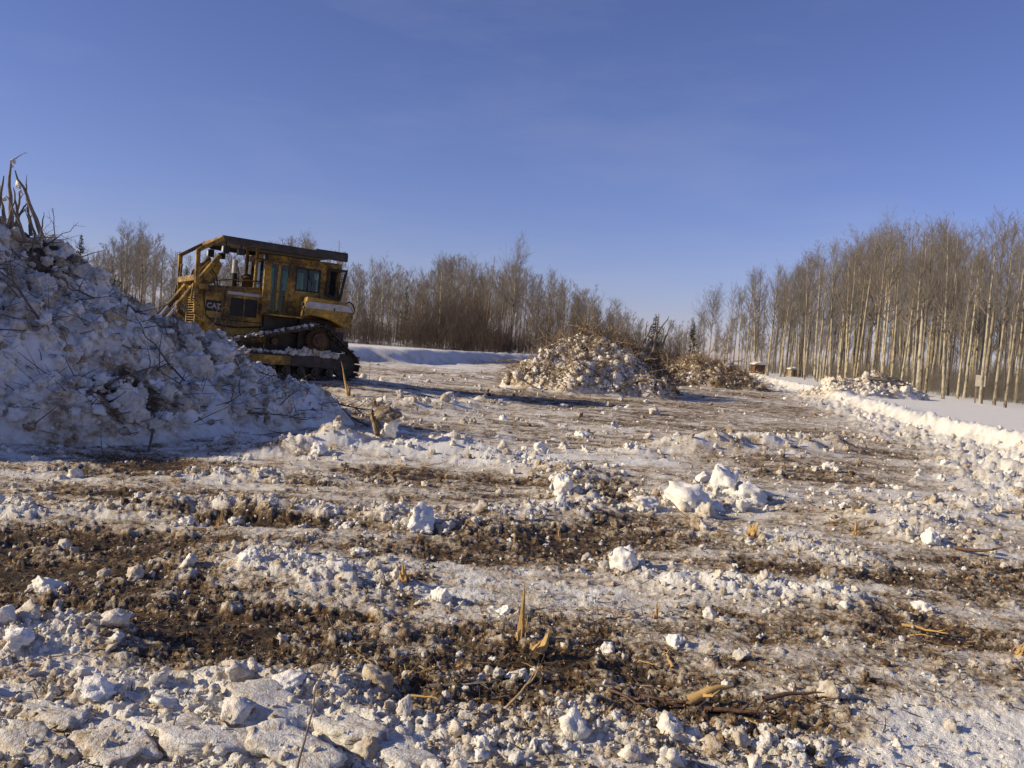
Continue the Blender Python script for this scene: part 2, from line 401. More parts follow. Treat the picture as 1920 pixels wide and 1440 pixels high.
def ground_fields(x, y):
    z, rowd, fld, brm = terrain(x, y)
    clear = (1 - fld) * (1 - brm)
    near = sstep(60, 12, y)
    # dirt
    st = fbm(x * .33 + 3, y * 1.35, 4, 31) * .30 + fbm(x * 1.2, y * 3.6, 4, 36) * .20
    iso = fbm(x * 2.6, y * 3.2, 7, 41, .78) * .66
    d = .385 + st * 1.4 + iso * .9 + .16 * fbm(x * 2.2, y * 11, 4, 46, .6)
    for cx, cy, rw, rd, s in DIRT: d = d + .85 * s * np.exp(-(((x - cx) / rw) ** 2 + ((y - cy) / rd) ** 2)) * (1 + .5 * iso)
    for cx, cy, rw, rd, s in CLEAN: d = d - s * np.exp(-(((x - cx) / rw) ** 2 + ((y - cy) / rd) ** 2))
    d = d - .10 * rowd
    # micro relief
    flat = sstep(.05, .45, fbm(x * .5, y * 1.3, 3, 61) + .10)          # scraped level crust
    dens = clod_density(x, y, rowd)
    rel = np.zeros_like(z); white = np.zeros_like(z)
    for cell, seed, amp, lo in ((.34, 70, .26, .22), (.15, 80, .50, .50), (.07, 90, .65, .8), (.034, 100, .8, 1.0)):
        h, i = lumps(x, y, cell, seed, dens * lo + (.09 if cell < .1 else .03))
        vis = sstep(cell * 260, cell * 110, y)
        h = h * np.clip(.75 + .75 * fbm(x / cell * 2.7, y / cell * 2.7, 2, seed + 9, .7), .15, 1.6)
        rel = rel + h * cell * amp * vis
        white = np.maximum(white, (h > .12) * vis * np.clip((i - .33) * 1.7, -0.7, 1) * (.9 if cell > .08 else .55))
    rough = (.028 + .030 * dens) * fbm(x * 3.5, y * 3.5, 6, 51, .64) * near + (.010 + .014 * dens) * np.abs(gnoise(x * 13, y * 13, 53)) * sstep(14, 5, y) + .008 * fbm(x * 22, y * 22, 3, 56, .6) * sstep(16, 6, y)
    # ribbed impressions of track shoes in the snow, front left
    u = (x - TRK_A.x) * TRK_N.x + (y - TRK_A.y) * TRK_N.y
    v = (x - TRK_A.x) * TRK_D.x + (y - TRK_A.y) * TRK_D.y
    u2 = u + .015 * gnoise(x * 6, y * 6, 65)
    mask = sstep(-.42, -.30, v + .06 * gnoise(x * 5, y * 5, 66)) * sstep(.75, .6, v) * sstep(-.62, -.5, u) * sstep(.62, .5, u)
    ph = (u2 / .215) % 1.0
    rib = sstep(0, .14, ph) * sstep(1.0, .84, ph)
    ph2 = (v / .33 + .4 * np.floor(u2 / .215)) % 1.0
    rib = rib * (1 - .8 * sstep(.06, .0, ph2) - .8 * sstep(.94, 1.0, ph2))
    tilt = .022 * (1 - ph)
    z_t = .03 * rib * (1 + .4 * gnoise(x * 3, y * 3, 67)) + tilt * rib - .02
    rel = rel * (1 - .9 * mask * rib) + mask * z_t
    d = d * (1 - .55 * mask * rib) + mask * (1 - rib) * .16 + mask * rib * (.06 + .10 * gnoise(x * 4, y * 4, 68))
    d = d - .30 * np.clip(white, -1, 1) * sstep(.0, .3, d) 
    d = np.clip(d, .0, 1.0)
    # soil spots lie lower and are rougher
    z2 = z + clear * (rel + rough - .035 * sstep(.45, .8, d) * near) + (1 - clear) * (.004 * fbm(x * 3, y * 3, 3, 57) * near)
    # the bank of the field is clod-covered
    s = signed_x(FIELD, x, y)
    bank = np.exp(-((s + .75) / 1.3) ** 2) * (y < 90)
    hb, _ = lumps(x, y, .34, 120, .9); hb2, _ = lumps(x, y, .15, 125, .9)
    z2 = z2 + bank * (hb * .32 + hb2 * .12)
    cl = .02 + .05 * fbm(x * 1.1, y * 1.1, 3, 58)
    d = d * clear + (1 - clear) * cl
    d = d * (1 - .75 * bank)
    # litter on the bank before the wood
    d = d + brm * (1 - sstep(.0, .9, brm)) * 0
    return z2, np.clip(d, 0, 1)

rows = 860
yy = (np.linspace(1.35 ** -.5, 900 ** -.5, rows)) ** -2.0
tt = np.concatenate([np.linspace(-2.2, -.70, 40)[:-1], np.linspace(-.70, .70, 840), np.linspace(.70, 2.2, 40)[1:]])
GX = (tt[None, :] * yy[:, None]); GY = np.broadcast_to(yy[:, None], GX.shape)
zz, dd = ground_fields(GX.ravel(), GY.ravel())
nr, nc = GX.shape
idx = np.arange(nr * nc).reshape(nr, nc)
F = np.stack([idx[:-1, :-1], idx[:-1, 1:], idx[1:, 1:], idx[1:, :-1]], -1).reshape(-1, 4)
V = np.stack([GX.ravel(), GY.ravel(), zz], -1)
ground = link("ground", np_mesh("ground", V, F, True, {"dirt": dd}), M_GROUND)
tag(ground, "churned clearing of dirty snow and soil between snowbanks", None, None, "structure")
del V, F, idx
ZG = zz.reshape(nr, nc); QY = yy ** -.5
def gz(x, y):
    """height of the built ground surface"""
    fi = np.clip((QY[0] - max(y, 1.36) ** -.5) / (QY[0] - QY[1]), 0, nr - 1.001); i = int(fi); a = fi - i
    fj = float(np.interp(x / y, tt, np.arange(nc))); j = min(int(fj), nc - 2); b = fj - j
    return float((ZG[i, j] * (1 - b) + ZG[i, j + 1] * b) * (1 - a) + (ZG[i + 1, j] * (1 - b) + ZG[i + 1, j + 1] * b) * a)
def put(px, py):
    """where the ground itself is seen at a photo pixel"""
    p = gp(px, py)
    for _ in range(3):
        p = gp(px, py, gz(p.x, p.y))
    return p

# ------------------------------------------------------------------ scattered clods (nobody could count them)
def scatter(name, pts, scl, rot, dirt, material, label, amp=0.85, sub=3, variants=7, freq=1.5, parent=None):
    n = len(pts)
    me = bpy.data.meshes.new(name); me.vertices.add(n)
    me.vertices.foreach_set("co", np.ascontiguousarray(pts, np.float32).ravel())
    for k, a in (("scl", scl), ("rot", rot)):
        at_ = me.attributes.new(k, 'FLOAT_VECTOR', 'POINT'); at_.data.foreach_set("vector", np.ascontiguousarray(a, np.float32).ravel())
    at_ = me.attributes.new("dirt", 'FLOAT', 'POINT'); at_.data.foreach_set("value", np.ascontiguousarray(dirt, np.float32))
    at_ = me.attributes.new("pick", 'INT', 'POINT'); at_.data.foreach_set("value", RNG.integers(0, variants, n).astype(np.int32))
    o = link(name, me, material, parent)
    ng = bpy.data.node_groups.new(name + "_nodes", 'GeometryNodeTree')
    ng.interface.new_socket("Geometry", in_out='INPUT', socket_type='NodeSocketGeometry')
    ng.interface.new_socket("Geometry", in_out='OUTPUT', socket_type='NodeSocketGeometry')
    N = ng.nodes; L = ng.links
    gi = N.new("NodeGroupInput"); go = N.new("NodeGroupOutput")
    jn = N.new("GeometryNodeGeometryToInstance")
    for v in range(variants):
        ico = N.new("GeometryNodeMeshIcoSphere"); ico.inputs["Subdivisions"].default_value = sub; ico.inputs["Radius"].default_value = 1.0
        pos = N.new("GeometryNodeInputPosition")
        off = N.new("ShaderNodeVectorMath"); off.operation = 'ADD'; off.inputs[1].default_value = (v * 7.3, v * 3.1, v * 5.7)
        L.new(pos.outputs[0], off.inputs[0])
        ns = N.new("ShaderNodeTexNoise"); ns.inputs["Scale"].default_value = freq; ns.inputs["Detail"].default_value = 3; ns.inputs["Roughness"].default_value = 0.6
        L.new(off.outputs[0], ns.inputs["Vector"])
        vo = N.new("ShaderNodeTexVoronoi"); vo.inputs["Scale"].default_value = freq * 0.9
        L.new(off.outputs[0], vo.inputs["Vector"])
        sm = N.new("ShaderNodeMath"); sm.operation = 'MULTIPLY_ADD'; sm.inputs[1].default_value = -0.5; L.new(vo.outputs["Distance"], sm.inputs[0]); L.new(ns.outputs["Fac"], sm.inputs[2])
        m1 = N.new("ShaderNodeMath"); m1.operation = 'MULTIPLY_ADD'; m1.inputs[1].default_value = amp * 2; m1.inputs[2].default_value = 1.0 - amp * 0.55
        L.new(sm.outputs[0], m1.inputs[0])
        sc = N.new("ShaderNodeVectorMath"); sc.operation = 'SCALE'; L.new(pos.outputs[0], sc.inputs[0]); L.new(m1.outputs[0], sc.inputs["Scale"])
        sp = N.new("GeometryNodeSetPosition"); L.new(ico.outputs["Mesh"], sp.inputs["Geometry"]); L.new(sc.outputs[0], sp.inputs["Position"])
        ss = N.new("GeometryNodeSetShadeSmooth"); L.new(sp.outputs[0], ss.inputs[0])
        sm_ = N.new("GeometryNodeSetMaterial"); sm_.inputs["Material"].default_value = material; L.new(ss.outputs[0], sm_.inputs[0])
        L.new(sm_.outputs[0], jn.inputs[0])
    ip = N.new("GeometryNodeInstanceOnPoints")
    L.new(gi.outputs[0], ip.inputs["Points"]); L.new(jn.outputs[0], ip.inputs["Instance"]); ip.inputs["Pick Instance"].default_value = True
    def named(nm, t):
        a = N.new("GeometryNodeInputNamedAttribute"); a.data_type = t; a.inputs["Name"].default_value = nm
        return a.outputs["Attribute"]
    L.new(named("pick", 'INT'), ip.inputs["Instance Index"])
    L.new(named("scl", 'FLOAT_VECTOR'), ip.inputs["Scale"])
    er = N.new("FunctionNodeEulerToRotation"); L.new(named("rot", 'FLOAT_VECTOR'), er.inputs[0]); L.new(er.outputs[0], ip.inputs["Rotation"])
    L.new(ip.outputs[0], go.inputs[0])
    md = o.modifiers.new("scatter", 'NODES'); md.node_group = ng
    tag(o, label, None, None, "stuff")
    return o
def field_points(n, ymin, ymax, accept):
    """random spots, even over the picture rather than over the ground: dense near, sparse far"""
    out = []
    got = 0
    while got < n:
        m = n * 3
        y = (RNG.uniform(ymax ** -.9, ymin ** -.9, m)) ** (-1 / .9)
        x = RNG.uniform(-.74, .74, m) * y
        keep = RNG.uniform(0, 1, m) < accept(x, y)
        out.append(np.stack([x[keep], y[keep]], -1)); got += keep.sum()
    return np.concatenate(out)[:n]
def acc(x, y):
    z, rowd, fld, brm = terrain(x, y)
    s = signed_x(FIELD, x, y)
    bank = np.exp(-((s + .9) / 1.4) ** 2)
    return np.clip(clod_density(x, y, rowd) * (1 - fld) * (1 - brm) + bank * .4 * (y < 70), 0, 1)
P2 = np.concatenate([field_points(9500, 2.6, 75, acc), field_points(7000, 2.6, 40, lambda x, y: .6 * (signed_x(FIELD, x, y) < -.2) * (-signed_x(BERM, x, y) < 0))])
zz, dd = ground_fields(P2[:, 0], P2[:, 1])
size = (.006 + .034 * RNG.uniform(0, 1, len(P2)) ** 4) * np.clip(P2[:, 1] / 8, .7, 3.0)
size[9500:] = (.004 + .010 * RNG.uniform(0, 1, 7000) ** 2) * np.clip(P2[9500:, 1] / 7, .8, 3.0)
size = np.minimum(size, .085)
sc3 = size[:, None] * RNG.uniform(.7, 1.35, (len(P2), 3)) * np.array([1, 1, .8])
P3 = np.stack([P2[:, 0], P2[:, 1], zz + size * .30], -1)
dcl = np.clip(RNG.uniform(-.1, .75, len(P2)) * (.40 + dd), 0, .65)
scatter("snow_crumbs", P3, sc3, RNG.uniform(0, 6.28, (len(P2), 3)), dcl, M_CLOD, "countless small crumbs of dirty snow strewn over the clearing")

def scatter_meshes(name, protos, pts, scl, rot, label, parent=None):
    """copies of whole meshes (deep wood, brush) as one mass"""
    n = len(pts)
    me = bpy.data.meshes.new(name); me.vertices.add(n); me.vertices.foreach_set("co", np.ascontiguousarray(pts, np.float32).ravel())
    for k, a in (("scl", scl), ("rot", rot)):
        at_ = me.attributes.new(k, 'FLOAT_VECTOR', 'POINT'); at_.data.foreach_set("vector", np.ascontiguousarray(a, np.float32).ravel())
    at_ = me.attributes.new("pick", 'INT', 'POINT'); at_.data.foreach_set("value", RNG.integers(0, len(protos), n).astype(np.int32))
    o = link(name, me, None, parent)
    ng = bpy.data.node_groups.new(name + "_nodes", 'GeometryNodeTree')
    ng.interface.new_socket("Geometry", in_out='INPUT', socket_type='NodeSocketGeometry')
    ng.interface.new_socket("Geometry", in_out='OUTPUT', socket_type='NodeSocketGeometry')
    N = ng.nodes; L = ng.links
    gi = N.new("NodeGroupInput"); go = N.new("NodeGroupOutput"); jn = N.new("GeometryNodeGeometryToInstance")
    for p in protos:
        oi = N.new("GeometryNodeObjectInfo"); oi.transform_space = 'ORIGINAL'
        oi.inputs["Object"].default_value = bpy.data.objects.new(name + "_shape", p)
        L.new(oi.outputs["Geometry"], jn.inputs[0])
    ip = N.new("GeometryNodeInstanceOnPoints"); ip.inputs["Pick Instance"].default_value = True
    L.new(gi.outputs[0], ip.inputs["Points"]); L.new(jn.outputs[0], ip.inputs["Instance"])
    def named(nm, t):
        a = N.new("GeometryNodeInputNamedAttribute"); a.data_type = t; a.inputs["Name"].default_value = nm
        return a.outputs["Attribute"]
    L.new(named("pick", 'INT'), ip.inputs["Instance Index"]); L.new(named("scl", 'FLOAT_VECTOR'), ip.inputs["Scale"])
    er = N.new("FunctionNodeEulerToRotation"); L.new(named("rot", 'FLOAT_VECTOR'), er.inputs[0]); L.new(er.outputs[0], ip.inputs["Rotation"])
    L.new(ip.outputs[0], go.inputs[0])
    md = o.modifiers.new("scatter", 'NODES'); md.node_group = ng
    tag(o, label, None, None, "stuff")
    return o
# ------------------------------------------------------------------ snow chunks and dead branches (shared shapes)
def ico(sub):
    bm = bmesh.new(); bmesh.ops.create_icosphere(bm, subdivisions=sub, radius=1.0)
    V = np.array([v.co[:] for v in bm.verts]); F = np.array([[v.index for v in f.verts] for f in bm.faces]); bm.free()
    return V, F
ICO4, ICO3 = ico(4), ico(3)
def chunk_mesh(name, seed, material, base=ICO4, cuts=7, rough=.30, squash=.82):
    rs = np.random.default_rng(seed)
    V, F = base[0].copy(), base[1]
    nrm = base[0]
    V = V * (1 + .30 * noise3(nrm * 1.3 + seed * 3.1, seed))[:, None]
    for _ in range(cuts):                     # broken faces
        d = rs.normal(size=3); d /= np.linalg.norm(d)
        h = rs.uniform(.45, .85)
        over = V @ d - h
        V = V - np.clip(over, 0, None)[:, None] * d * .92
    V = V + nrm * (rough * noise3(V * 3.3 + seed, seed + 5) + rough * .5 * noise3(V * 8 + seed, seed + 6) + rough * .22 * noise3(V * 19 + seed, seed + 7))[:, None]
    V[:, 2] *= squash
    me = np_mesh(name, V, F, True); me.materials.append(material)
    return me
CHUNKS = [chunk_mesh("snow_chunk", 10 + i, M_CHUNK) for i in range(6)]
CHUNKS_LO = [chunk_mesh("snow_chunk_small", 30 + i, M_CHUNK, ICO3) for i in range(6)]
BLOCKS = [chunk_mesh("snow_block", 50 + i, M_BLOCK, ICO4, 15, .20, .85) for i in range(6)]
def branch_mesh(name, seed, material, forks=4, rad=.014, bend=.10, sides=6, broken=True):
    rs = np.random.default_rng(seed)
    k = 9
    t = np.linspace(0, 1, k)
    P = np.stack([t, np.cumsum(rs.normal(0, bend / 3, k)) * t, np.cumsum(rs.normal(0, bend / 3, k)) * t], -1)
    Rr = rad * (1 - .72 * t)
    Rr[-1] *= .35 if not broken else .7
    parts = [tubes(P[None], Rr[None], sides)]
    for f in range(forks):
        s = rs.uniform(.25, .9)
        b = np.array([np.interp(s, t, P[:, j]) for j in range(3)])
        a = rs.uniform(0, 6.28); ln = rs.uniform(.18, .5) * (1.1 - s * .5); sp = rs.uniform(.35, .95)
        d = np.array([np.cos(sp), np.sin(sp) * np.cos(a), np.sin(sp) * np.sin(a)])
        u = np.linspace(0, 1, 5)
        Q = b + u[:, None] * d * ln + (u ** 2)[:, None] * rs.normal(0, .06, 3) + np.cumsum(rs.normal(0, .012, (5, 3)), 0) * u[:, None]
        parts.append(tubes(Q[None], (rad * (.55 - .25 * s) * (1 - .8 * u))[None], 4))
        for g in range(2):
            s2 = rs.uniform(.3, .9); b2 = np.array([np.interp(s2, u, Q[:, j]) for j in range(3)])
            d2 = d + rs.normal(0, .6, 3); d2 /= np.linalg.norm(d2)
            Q2 = b2 + np.linspace(0, 1, 3)[:, None] * d2 * ln * rs.uniform(.2, .5)
            parts.append(tubes(Q2[None], (rad * .2 * np.array([1, .7, .3]))[None], 3))
    V, F = cat_mesh(parts)
    me = np_mesh(name, V, F, True); me.materials.append(material)
    return me
BRANCHES = [branch_mesh("dead_branch", 100 + i, M_BRANCH, forks=3 + i % 4) for i in range(7)]
POLES = [branch_mesh("weathered_pole", 120 + i, M_POLE, forks=i % 3, rad=.042, bend=.06, sides=8) for i in range(5)]
THIN = [branch_mesh("thin_stick", 140 + i, M_BRANCH, forks=2 + i % 3, rad=.008, bend=.12, sides=4) for i in range(5)]
TANB = [branch_mesh("tan_root", 160 + i, M_TAN, forks=3 + i % 3, rad=.022, bend=.2) for i in range(5)]
def along(d):
    return Vector(d).to_track_quat('X', 'Z').to_euler()
def lay(o, p, d, length, parent=None):
    o.location = p; o.rotation_euler = along(d); o.scale = (length,) * 3
    return o

# ------------------------------------------------------------------ brush and snow piles
def ridge_fn(ridge):
    def f(x, y):
        z = np.zeros_like(x)
        for (ax, ay, az, aw), (bx, by, bz, bw) in zip(ridge[:-1], ridge[1:]):
            d, t = seg_dist(x, y, ax, ay, bx, by)
            h = az + (bz - az) * t; w = aw + (bw - aw) * t
            q = np.clip(1 - d / w, 0, 1)
            z = np.maximum(z, h * (q * (1.25 - .25 * q)) )
        return z
    return f
def make_pile(name, label, ridge, bounds, step, dirt0, patches=(), lump=1.0, seed=200, group=None, matl=None):
    root = empty(name, (ridge[2][0], ridge[2][1], 0)); tag(root, label, "pile", group)
    f = ridge_fn(ridge)
    x0, x1, y0, y1 = bounds
    xs = np.arange(x0, x1, step); ys = np.arange(y0, y1, step)
    X, Y = np.meshgrid(xs, ys); shp = X.shape; X = X.ravel(); Y = Y.ravel()
    def H(x, y):
        wx = x + .35 * gnoise(x * .7, y * .7, seed) ; wy = y + .35 * gnoise(x * .7 + 5, y * .7, seed + 1)
        b = f(wx, wy)
        k = sstep(0, .35, b)
        r = b + k * .22 * lump * fbm(x * .9, y * .9, 3, seed + 2)
        for cell, a, sd in ((.70, .55, 3), (.34, .72, 7), (.15, .42, 11), (.07, .40, 15)):
            h, i = lumps(x, y, cell, seed + sd, .62)
            r = r + k * h * cell * a * lump * np.clip(.8 + .8 * fbm(x / cell * 2.5, y / cell * 2.5, 2, seed + sd + 2, .7), .1, 1.7)
        r = r + k * .09 * fbm(x * 5, y * 5, 4, seed + 20, .65)
        return r, k
    Z, K = H(X, Y)
    tz, *_ = terrain(X, Y)
    d = dirt0 + .40 * fbm(X * .8, Y * .8 + Z * .6, 4, seed + 30, .6) + .38 * fbm(X * 4, Y * 4 + Z * 3, 5, seed + 35, .7)
    for cx, cy, rw, s in patches:
        d = d + s * np.exp(-(((X - cx) ** 2 + (Y - cy) ** 2) / rw ** 2))
    zt = tz + Z - (1 - K) * .12
    V = np.stack([X - root.location.x, Y - root.location.y, zt], -1)
    idx = np.arange(len(X)).reshape(shp)
    Fq = np.stack([idx[:-1, :-1], idx[:-1, 1:], idx[1:, 1:], idx[1:, :-1]], -1).reshape(-1, 4)
    Kq = K[Fq].max(1) > .01
    m = link("mound", np_mesh(name + "_mound", V, Fq[Kq], True, {"dirt": np.clip(d, 0, 1)}), matl or M_PILE, root)
    def surf(x, y):
        x = np.atleast_1d(np.float64(x)); y = np.atleast_1d(np.float64(y))
        z, k = H(x, y); t, *_ = terrain(x, y)
        return z + t, k
    return root, surf, (X, Y, zt, K, step, shp[1])
def dress_pile(root, surf, data, n_chunk, n_branch, n_twig, crange, brange, seed, n_crumb=0, ccol=None, cdirt=.25, front=None, meshes=None, tmat=None, sink=.0, thick=1.0):
    rs = np.random.default_rng(seed)
    X, Y, Zt, K, step, ncol = data
    w = (K > .5).astype(float)
    if front is not None: w = w * front(X, Y)
    w /= w.sum()
    rx, ry = root.location.x, root.location.y
    pick = rs.choice(len(X), n_chunk, p=w)
    for i in pick:
        s = crange[0] + (crange[1] - crange[0]) * rs.uniform() ** 2.2
        c = link("snow_chunk", (ccol or CHUNKS_LO)[rs.integers(6)], None, root, (X[i] - rx, Y[i] - ry, Zt[i] + s * (.15 - sink)),
                 rs.uniform(0, 6.28, 3), s * rs.uniform(.7, 1.3, 3))
    pick = rs.choice(len(X), n_branch, p=w)
    for i in pick:
        L = brange[0] + (brange[1] - brange[0]) * rs.uniform() ** 1.5
        a = rs.uniform(0, 6.28)
        w_ = int(round(.30 / step)); i = int(i)
        sx = Zt[min(i + w_, len(X) - 1)] - Zt[max(i - w_, 0)]; sy = Zt[min(i + w_ * ncol, len(X) - 1)] - Zt[max(i - w_ * ncol, 0)]
        zx = np.clip(sx / .6, -1, 1); zy = np.clip(sy / .6, -1, 1)
        d = np.array([np.cos(a), np.sin(a), np.cos(a) * zx + np.sin(a) * zy])
        d = d / np.linalg.norm(d) + np.array([-zx * .4, -zy * .4, 1]) * rs.uniform(-.02, .5) ** 1
        m = (meshes or BRANCHES)
        o = link("branch", m[rs.integers(len(m))], None, root)
        lay(o, (X[i] - rx, Y[i] - ry, Zt[i] - .05), d, L)
    if n_twig:
        pick = rs.choice(len(X), n_twig, p=w)
        L = rs.uniform(.10, .55, n_twig) * thick ** .6
        D = rs.normal(size=(n_twig, 3)); D[:, 2] = np.abs(D[:, 2]) * .45; D /= np.linalg.norm(D, axis=1, keepdims=True)
        t = np.linspace(0, 1, 4)
        P = np.stack([X[pick] - rx, Y[pick] - ry, Zt[pick] - .03], -1)[:, None, :] + t[None, :, None] * (D * L[:, None])[:, None, :]
        P = P + (t ** 2)[None, :, None] * rs.normal(0, .06, (n_twig, 1, 3))
        Rr = rs.uniform(.003, .009, n_twig)[:, None] * thick * (1 - .6 * t)[None]
        V, F = tubes(P, Rr, 3)
        o = link("twigs", np_mesh("pile_twigs", V, F, True), tmat or M_BRANCH, root); o["kind"] = "stuff"
    if n_crumb:
        pick = rs.choice(len(X), n_crumb, p=w)
        s = .02 + .09 * rs.uniform(0, 1, n_crumb) ** 3
        o = scatter("crumbs", np.stack([X[pick] - rx, Y[pick] - ry, Zt[pick] + s * .2], -1), s[:, None] * rs.uniform(.7, 1.3, (n_crumb, 3)),
                    rs.uniform(0, 6.28, (n_crumb, 3)), np.clip(rs.uniform(-.2, 2 * cdirt, n_crumb), 0, .7), M_CLOD, None, parent=root)

def W(px, py, d, w, low=.26): p = at(px, py, d); return (p.x, p.y, max(p.z - low, .05), w)
# big pile on the left
ridge = [(-17.0, 8.6, 5.6, 5.6), (-12.8, 11.4, 5.0, 5.2), (-10.4, 13.2, 4.0, 4.7), W(0, 402, 14.4, 4.3), W(70, 442, 14.7, 4.1), W(130, 482, 15.0, 3.9), W(240, 543, 15.5, 3.7), W(350, 618, 16.0, 3.0),  # out-of-view left end of the ridge is raised to shade the pile's face
         W(420, 660, 16.3, 2.2), W(470, 690, 16.6, 1.5), W(530, 735, 16.8, .8)]
pp = [gp(250, 800), gp(330, 800)]
LP, LPs, LPd = make_pile("snow_brush_pile", "big dark blue-shaded pile of snow chunks and branches in front of bulldozer", ridge, (-19, -2.0, 5.2, 20.5), .04, .17,
                   [(at(265, 770, 12.6).x, 12.6, .55, .6), (at(215, 790, 12.3).x, 12.3, .4, .5), (at(95, 520, 14.2).x, 14.2, .5, .55), (at(75, 470, 14.5).x, 14.5, .35, .5), (at(250, 590, 14.8).x, 14.8, .4, .5),
                    (at(120, 830, 11.2).x, 11.2, .4, .45), (at(20, 700, 12.4).x, 12.4, .35, .3), (at(330, 660, 15.0).x, 15.0, .4, .35), (at(80, 560, 13.6).x, 13.6, .4, .4), (at(430, 700, 15.6).x, 15.6, .35, .25)], 1.0, 200)
def lfront(x, y): return (x > -10.5) * (y < 17.5) * (x / y > -.72)
dress_pile(LP, LPs, LPd, 290, 95, 1100, (.05, .25), (.4, 1.6), 5, 2200, CHUNKS, .24, lfront, None, None, .2, 1.4)
# poles standing out of its top
for i, (bx, by, tx, ty, d, k) in enumerate([(22, 420, 14, 300, 14.2, 0), (78, 430, 38, 318, 14.3, 1), (12, 425, -6, 340, 14.4, 2), (40, 425, 22, 352, 14.5, 3), (58, 430, 48, 360, 14.6, 4),
                                        (75, 440, 82, 398, 14.2, 0), (70, 440, 50, 385, 14.7, 1), (30, 430, 36, 346, 14.8, 2), (-12, 430, 4, 330, 14.5, 3), (5, 440, 30, 370, 14.1, 4), (48, 440, 20, 366, 14.0, 2), (20, 440, 44, 372, 14.6, 1), (-20, 420, -30, 310, 14.6, 0)]):
    a, b = at(bx, by + 12, d), at(tx, ty, d + random.uniform(-.4, .4))
    o = link("pole", POLES[k], None, LP); L = (b - a).length
    o.location = a - LP.location; o.rotation_euler = along(b - a); o.scale = (L, L * 1.0, L * 1.0)
for (px, py, d, s) in [(25, 302, 14.2, .045), (34, 347, 14.5, .06), (22, 312, 14.2, .035), (8, 372, 14.4, .05), (38, 358, 14.6, .04)]:
    o = link("snow_lump", BLOCKS[random.randrange(6)], None, LP); o.location = at(px, py, d) - LP.location; o.scale = (s, s, s * 1.3)
a, b = at(28, 298, 14.2), at(49, 283, 14.2)
o = link("pole", POLES[1], None, LP); lay(o, a - LP.location, b - a, (b - a).length)
# straggling branches of its skyline and flank
for (ax, ay, bx, by, d) in [(80, 455, 118, 430, 14.6), (80, 452, 112, 462, 14.5), (85, 440, 110, 420, 14.7), (80, 470, 160, 428, 14.8), (200, 520, 230, 505, 15.4), (268, 560, 272, 500, 15.8), (225, 690, 262, 648, 13.6),
                            (230, 700, 300, 740, 13.2), (215, 700, 150, 590, 13.8), (60, 745, 140, 680, 12.2), (70, 620, 180, 560, 13.6), (0, 545, 85, 560, 13.4), (310, 730, 370, 700, 14.2), (325, 600, 375, 660, 15.6), (205, 855, 200, 790, 10.9),
                            (75, 440, 70, 560, 14.2), (20, 480, 110, 600, 13.9), (0, 520, 60, 470, 14.0), (40, 450, 140, 520, 14.4), (330, 590, 430, 690, 15.9), (165, 580, 235, 540, 14.6), (300, 700, 260, 640, 14.0)]:
    a, b = at(ax, ay, d), at(bx, by, d)
    o = link("branch", BRANCHES[random.randrange(7)], None, LP)
    a = a - LP.location; a.y -= .15; lay(o, a, (b + Vector((0, -.25, 0))) - (a + LP.location), max((b - a - LP.location).length, .2))
# dark snow-topped root clod at its foot
# middle pile
mb = gp(1095, 738)
mz = at(1085, 622, 35.5)
ridge = [W(1000, 690, 34.5, 1.5), W(1045, 646, 35.0, 2.3), W(1085, 622, 35.4, 2.8), W(1130, 632, 35.6, 2.8), W(1175, 668, 35.2, 2.2), W(1222, 706, 34.5, 1.4)]
MP, MPs, MPd = make_pile("snow_brush_pile", "middle pile of sunlit snow lumps topped with brown brush", ridge, (-3, 12, 30, 40), .055, .30, [(6.0, 35.5, 1.2, .4)], 1.1, 300)
def mfront(x, y): return (y < 36.6) * 1.0
dress_pile(MP, MPs, MPd, 230, 110, 1500, (.05, .21), (.6, 2.0), 6, 2600, CHUNKS_LO, .4, mfront, TANB, M_TAN, .2, 2.2)
# brush and poles behind it, towards the right
bp_ = at(1205, 700, 38.0); bp_.z = 0
ridge = [W(1150, 630, 38.0, 2.0), W(1185, 636, 38.5, 2.2), W(1218, 655, 38.5, 1.5)]
BP, BPs, BPd = make_pile("brush_heap", "dark tangle of brush and poles behind the middle snow pile", ridge, (1, 14, 34, 43), .07, .72, (), 1.2, 340)
dress_pile(BP, BPs, BPd, 14, 110, 1500, (.10, .22), (.7, 1.8), 8, 0, None, .3, None, None, None, 0, 2.4)
for (ax, ay, bx, by) in [(1200, 655, 1228, 600), (1215, 650, 1255, 592), (1180, 660, 1204, 640), (1210, 640, 1212, 600), (1235, 655, 1248, 612), (1195, 650, 1185, 615), (1225, 660, 1238, 588), (1190, 640, 1170, 632), (1242, 648, 1260, 604)]:
    a, b = at(ax, ay, 38.0), at(bx, by, 37.6); o = link("pole", POLES[random.randrange(5)], None, BP); lay(o, a - BP.location, b - a, (b - a).length)
for (ax, ay, bx, by) in [(1098, 612, 1068, 567), (1080, 620, 1070, 598), (1060, 640, 1012, 650), (1100, 615, 1120, 590), (1110, 612, 1150, 640), (1118, 610, 1122, 588)]:
    a, b = at(ax, ay, 35.2), at(bx, by, 35.0); o = link("branch", POLES[random.randrange(5)] if bx < 1075 else BRANCHES[random.randrange(7)], None, MP); lay(o, a - MP.location, b - a, (b - a).length)
rs = np.random.default_rng(77)
for i in range(80):                      # brown brush on its crest, leaning right
    px = rs.uniform(1085, 1205); a = at(px, 622 + (px - 1085) * .52 + rs.uniform(-4, 14), 35.6)
    o = link("branch", (BRANCHES + TANB)[i % 12], None, MP); lay(o, a - MP.location, (rs.normal(.3, .7), rs.normal(0, .5), rs.uniform(.2, 1)), rs.uniform(.6, 1.3))
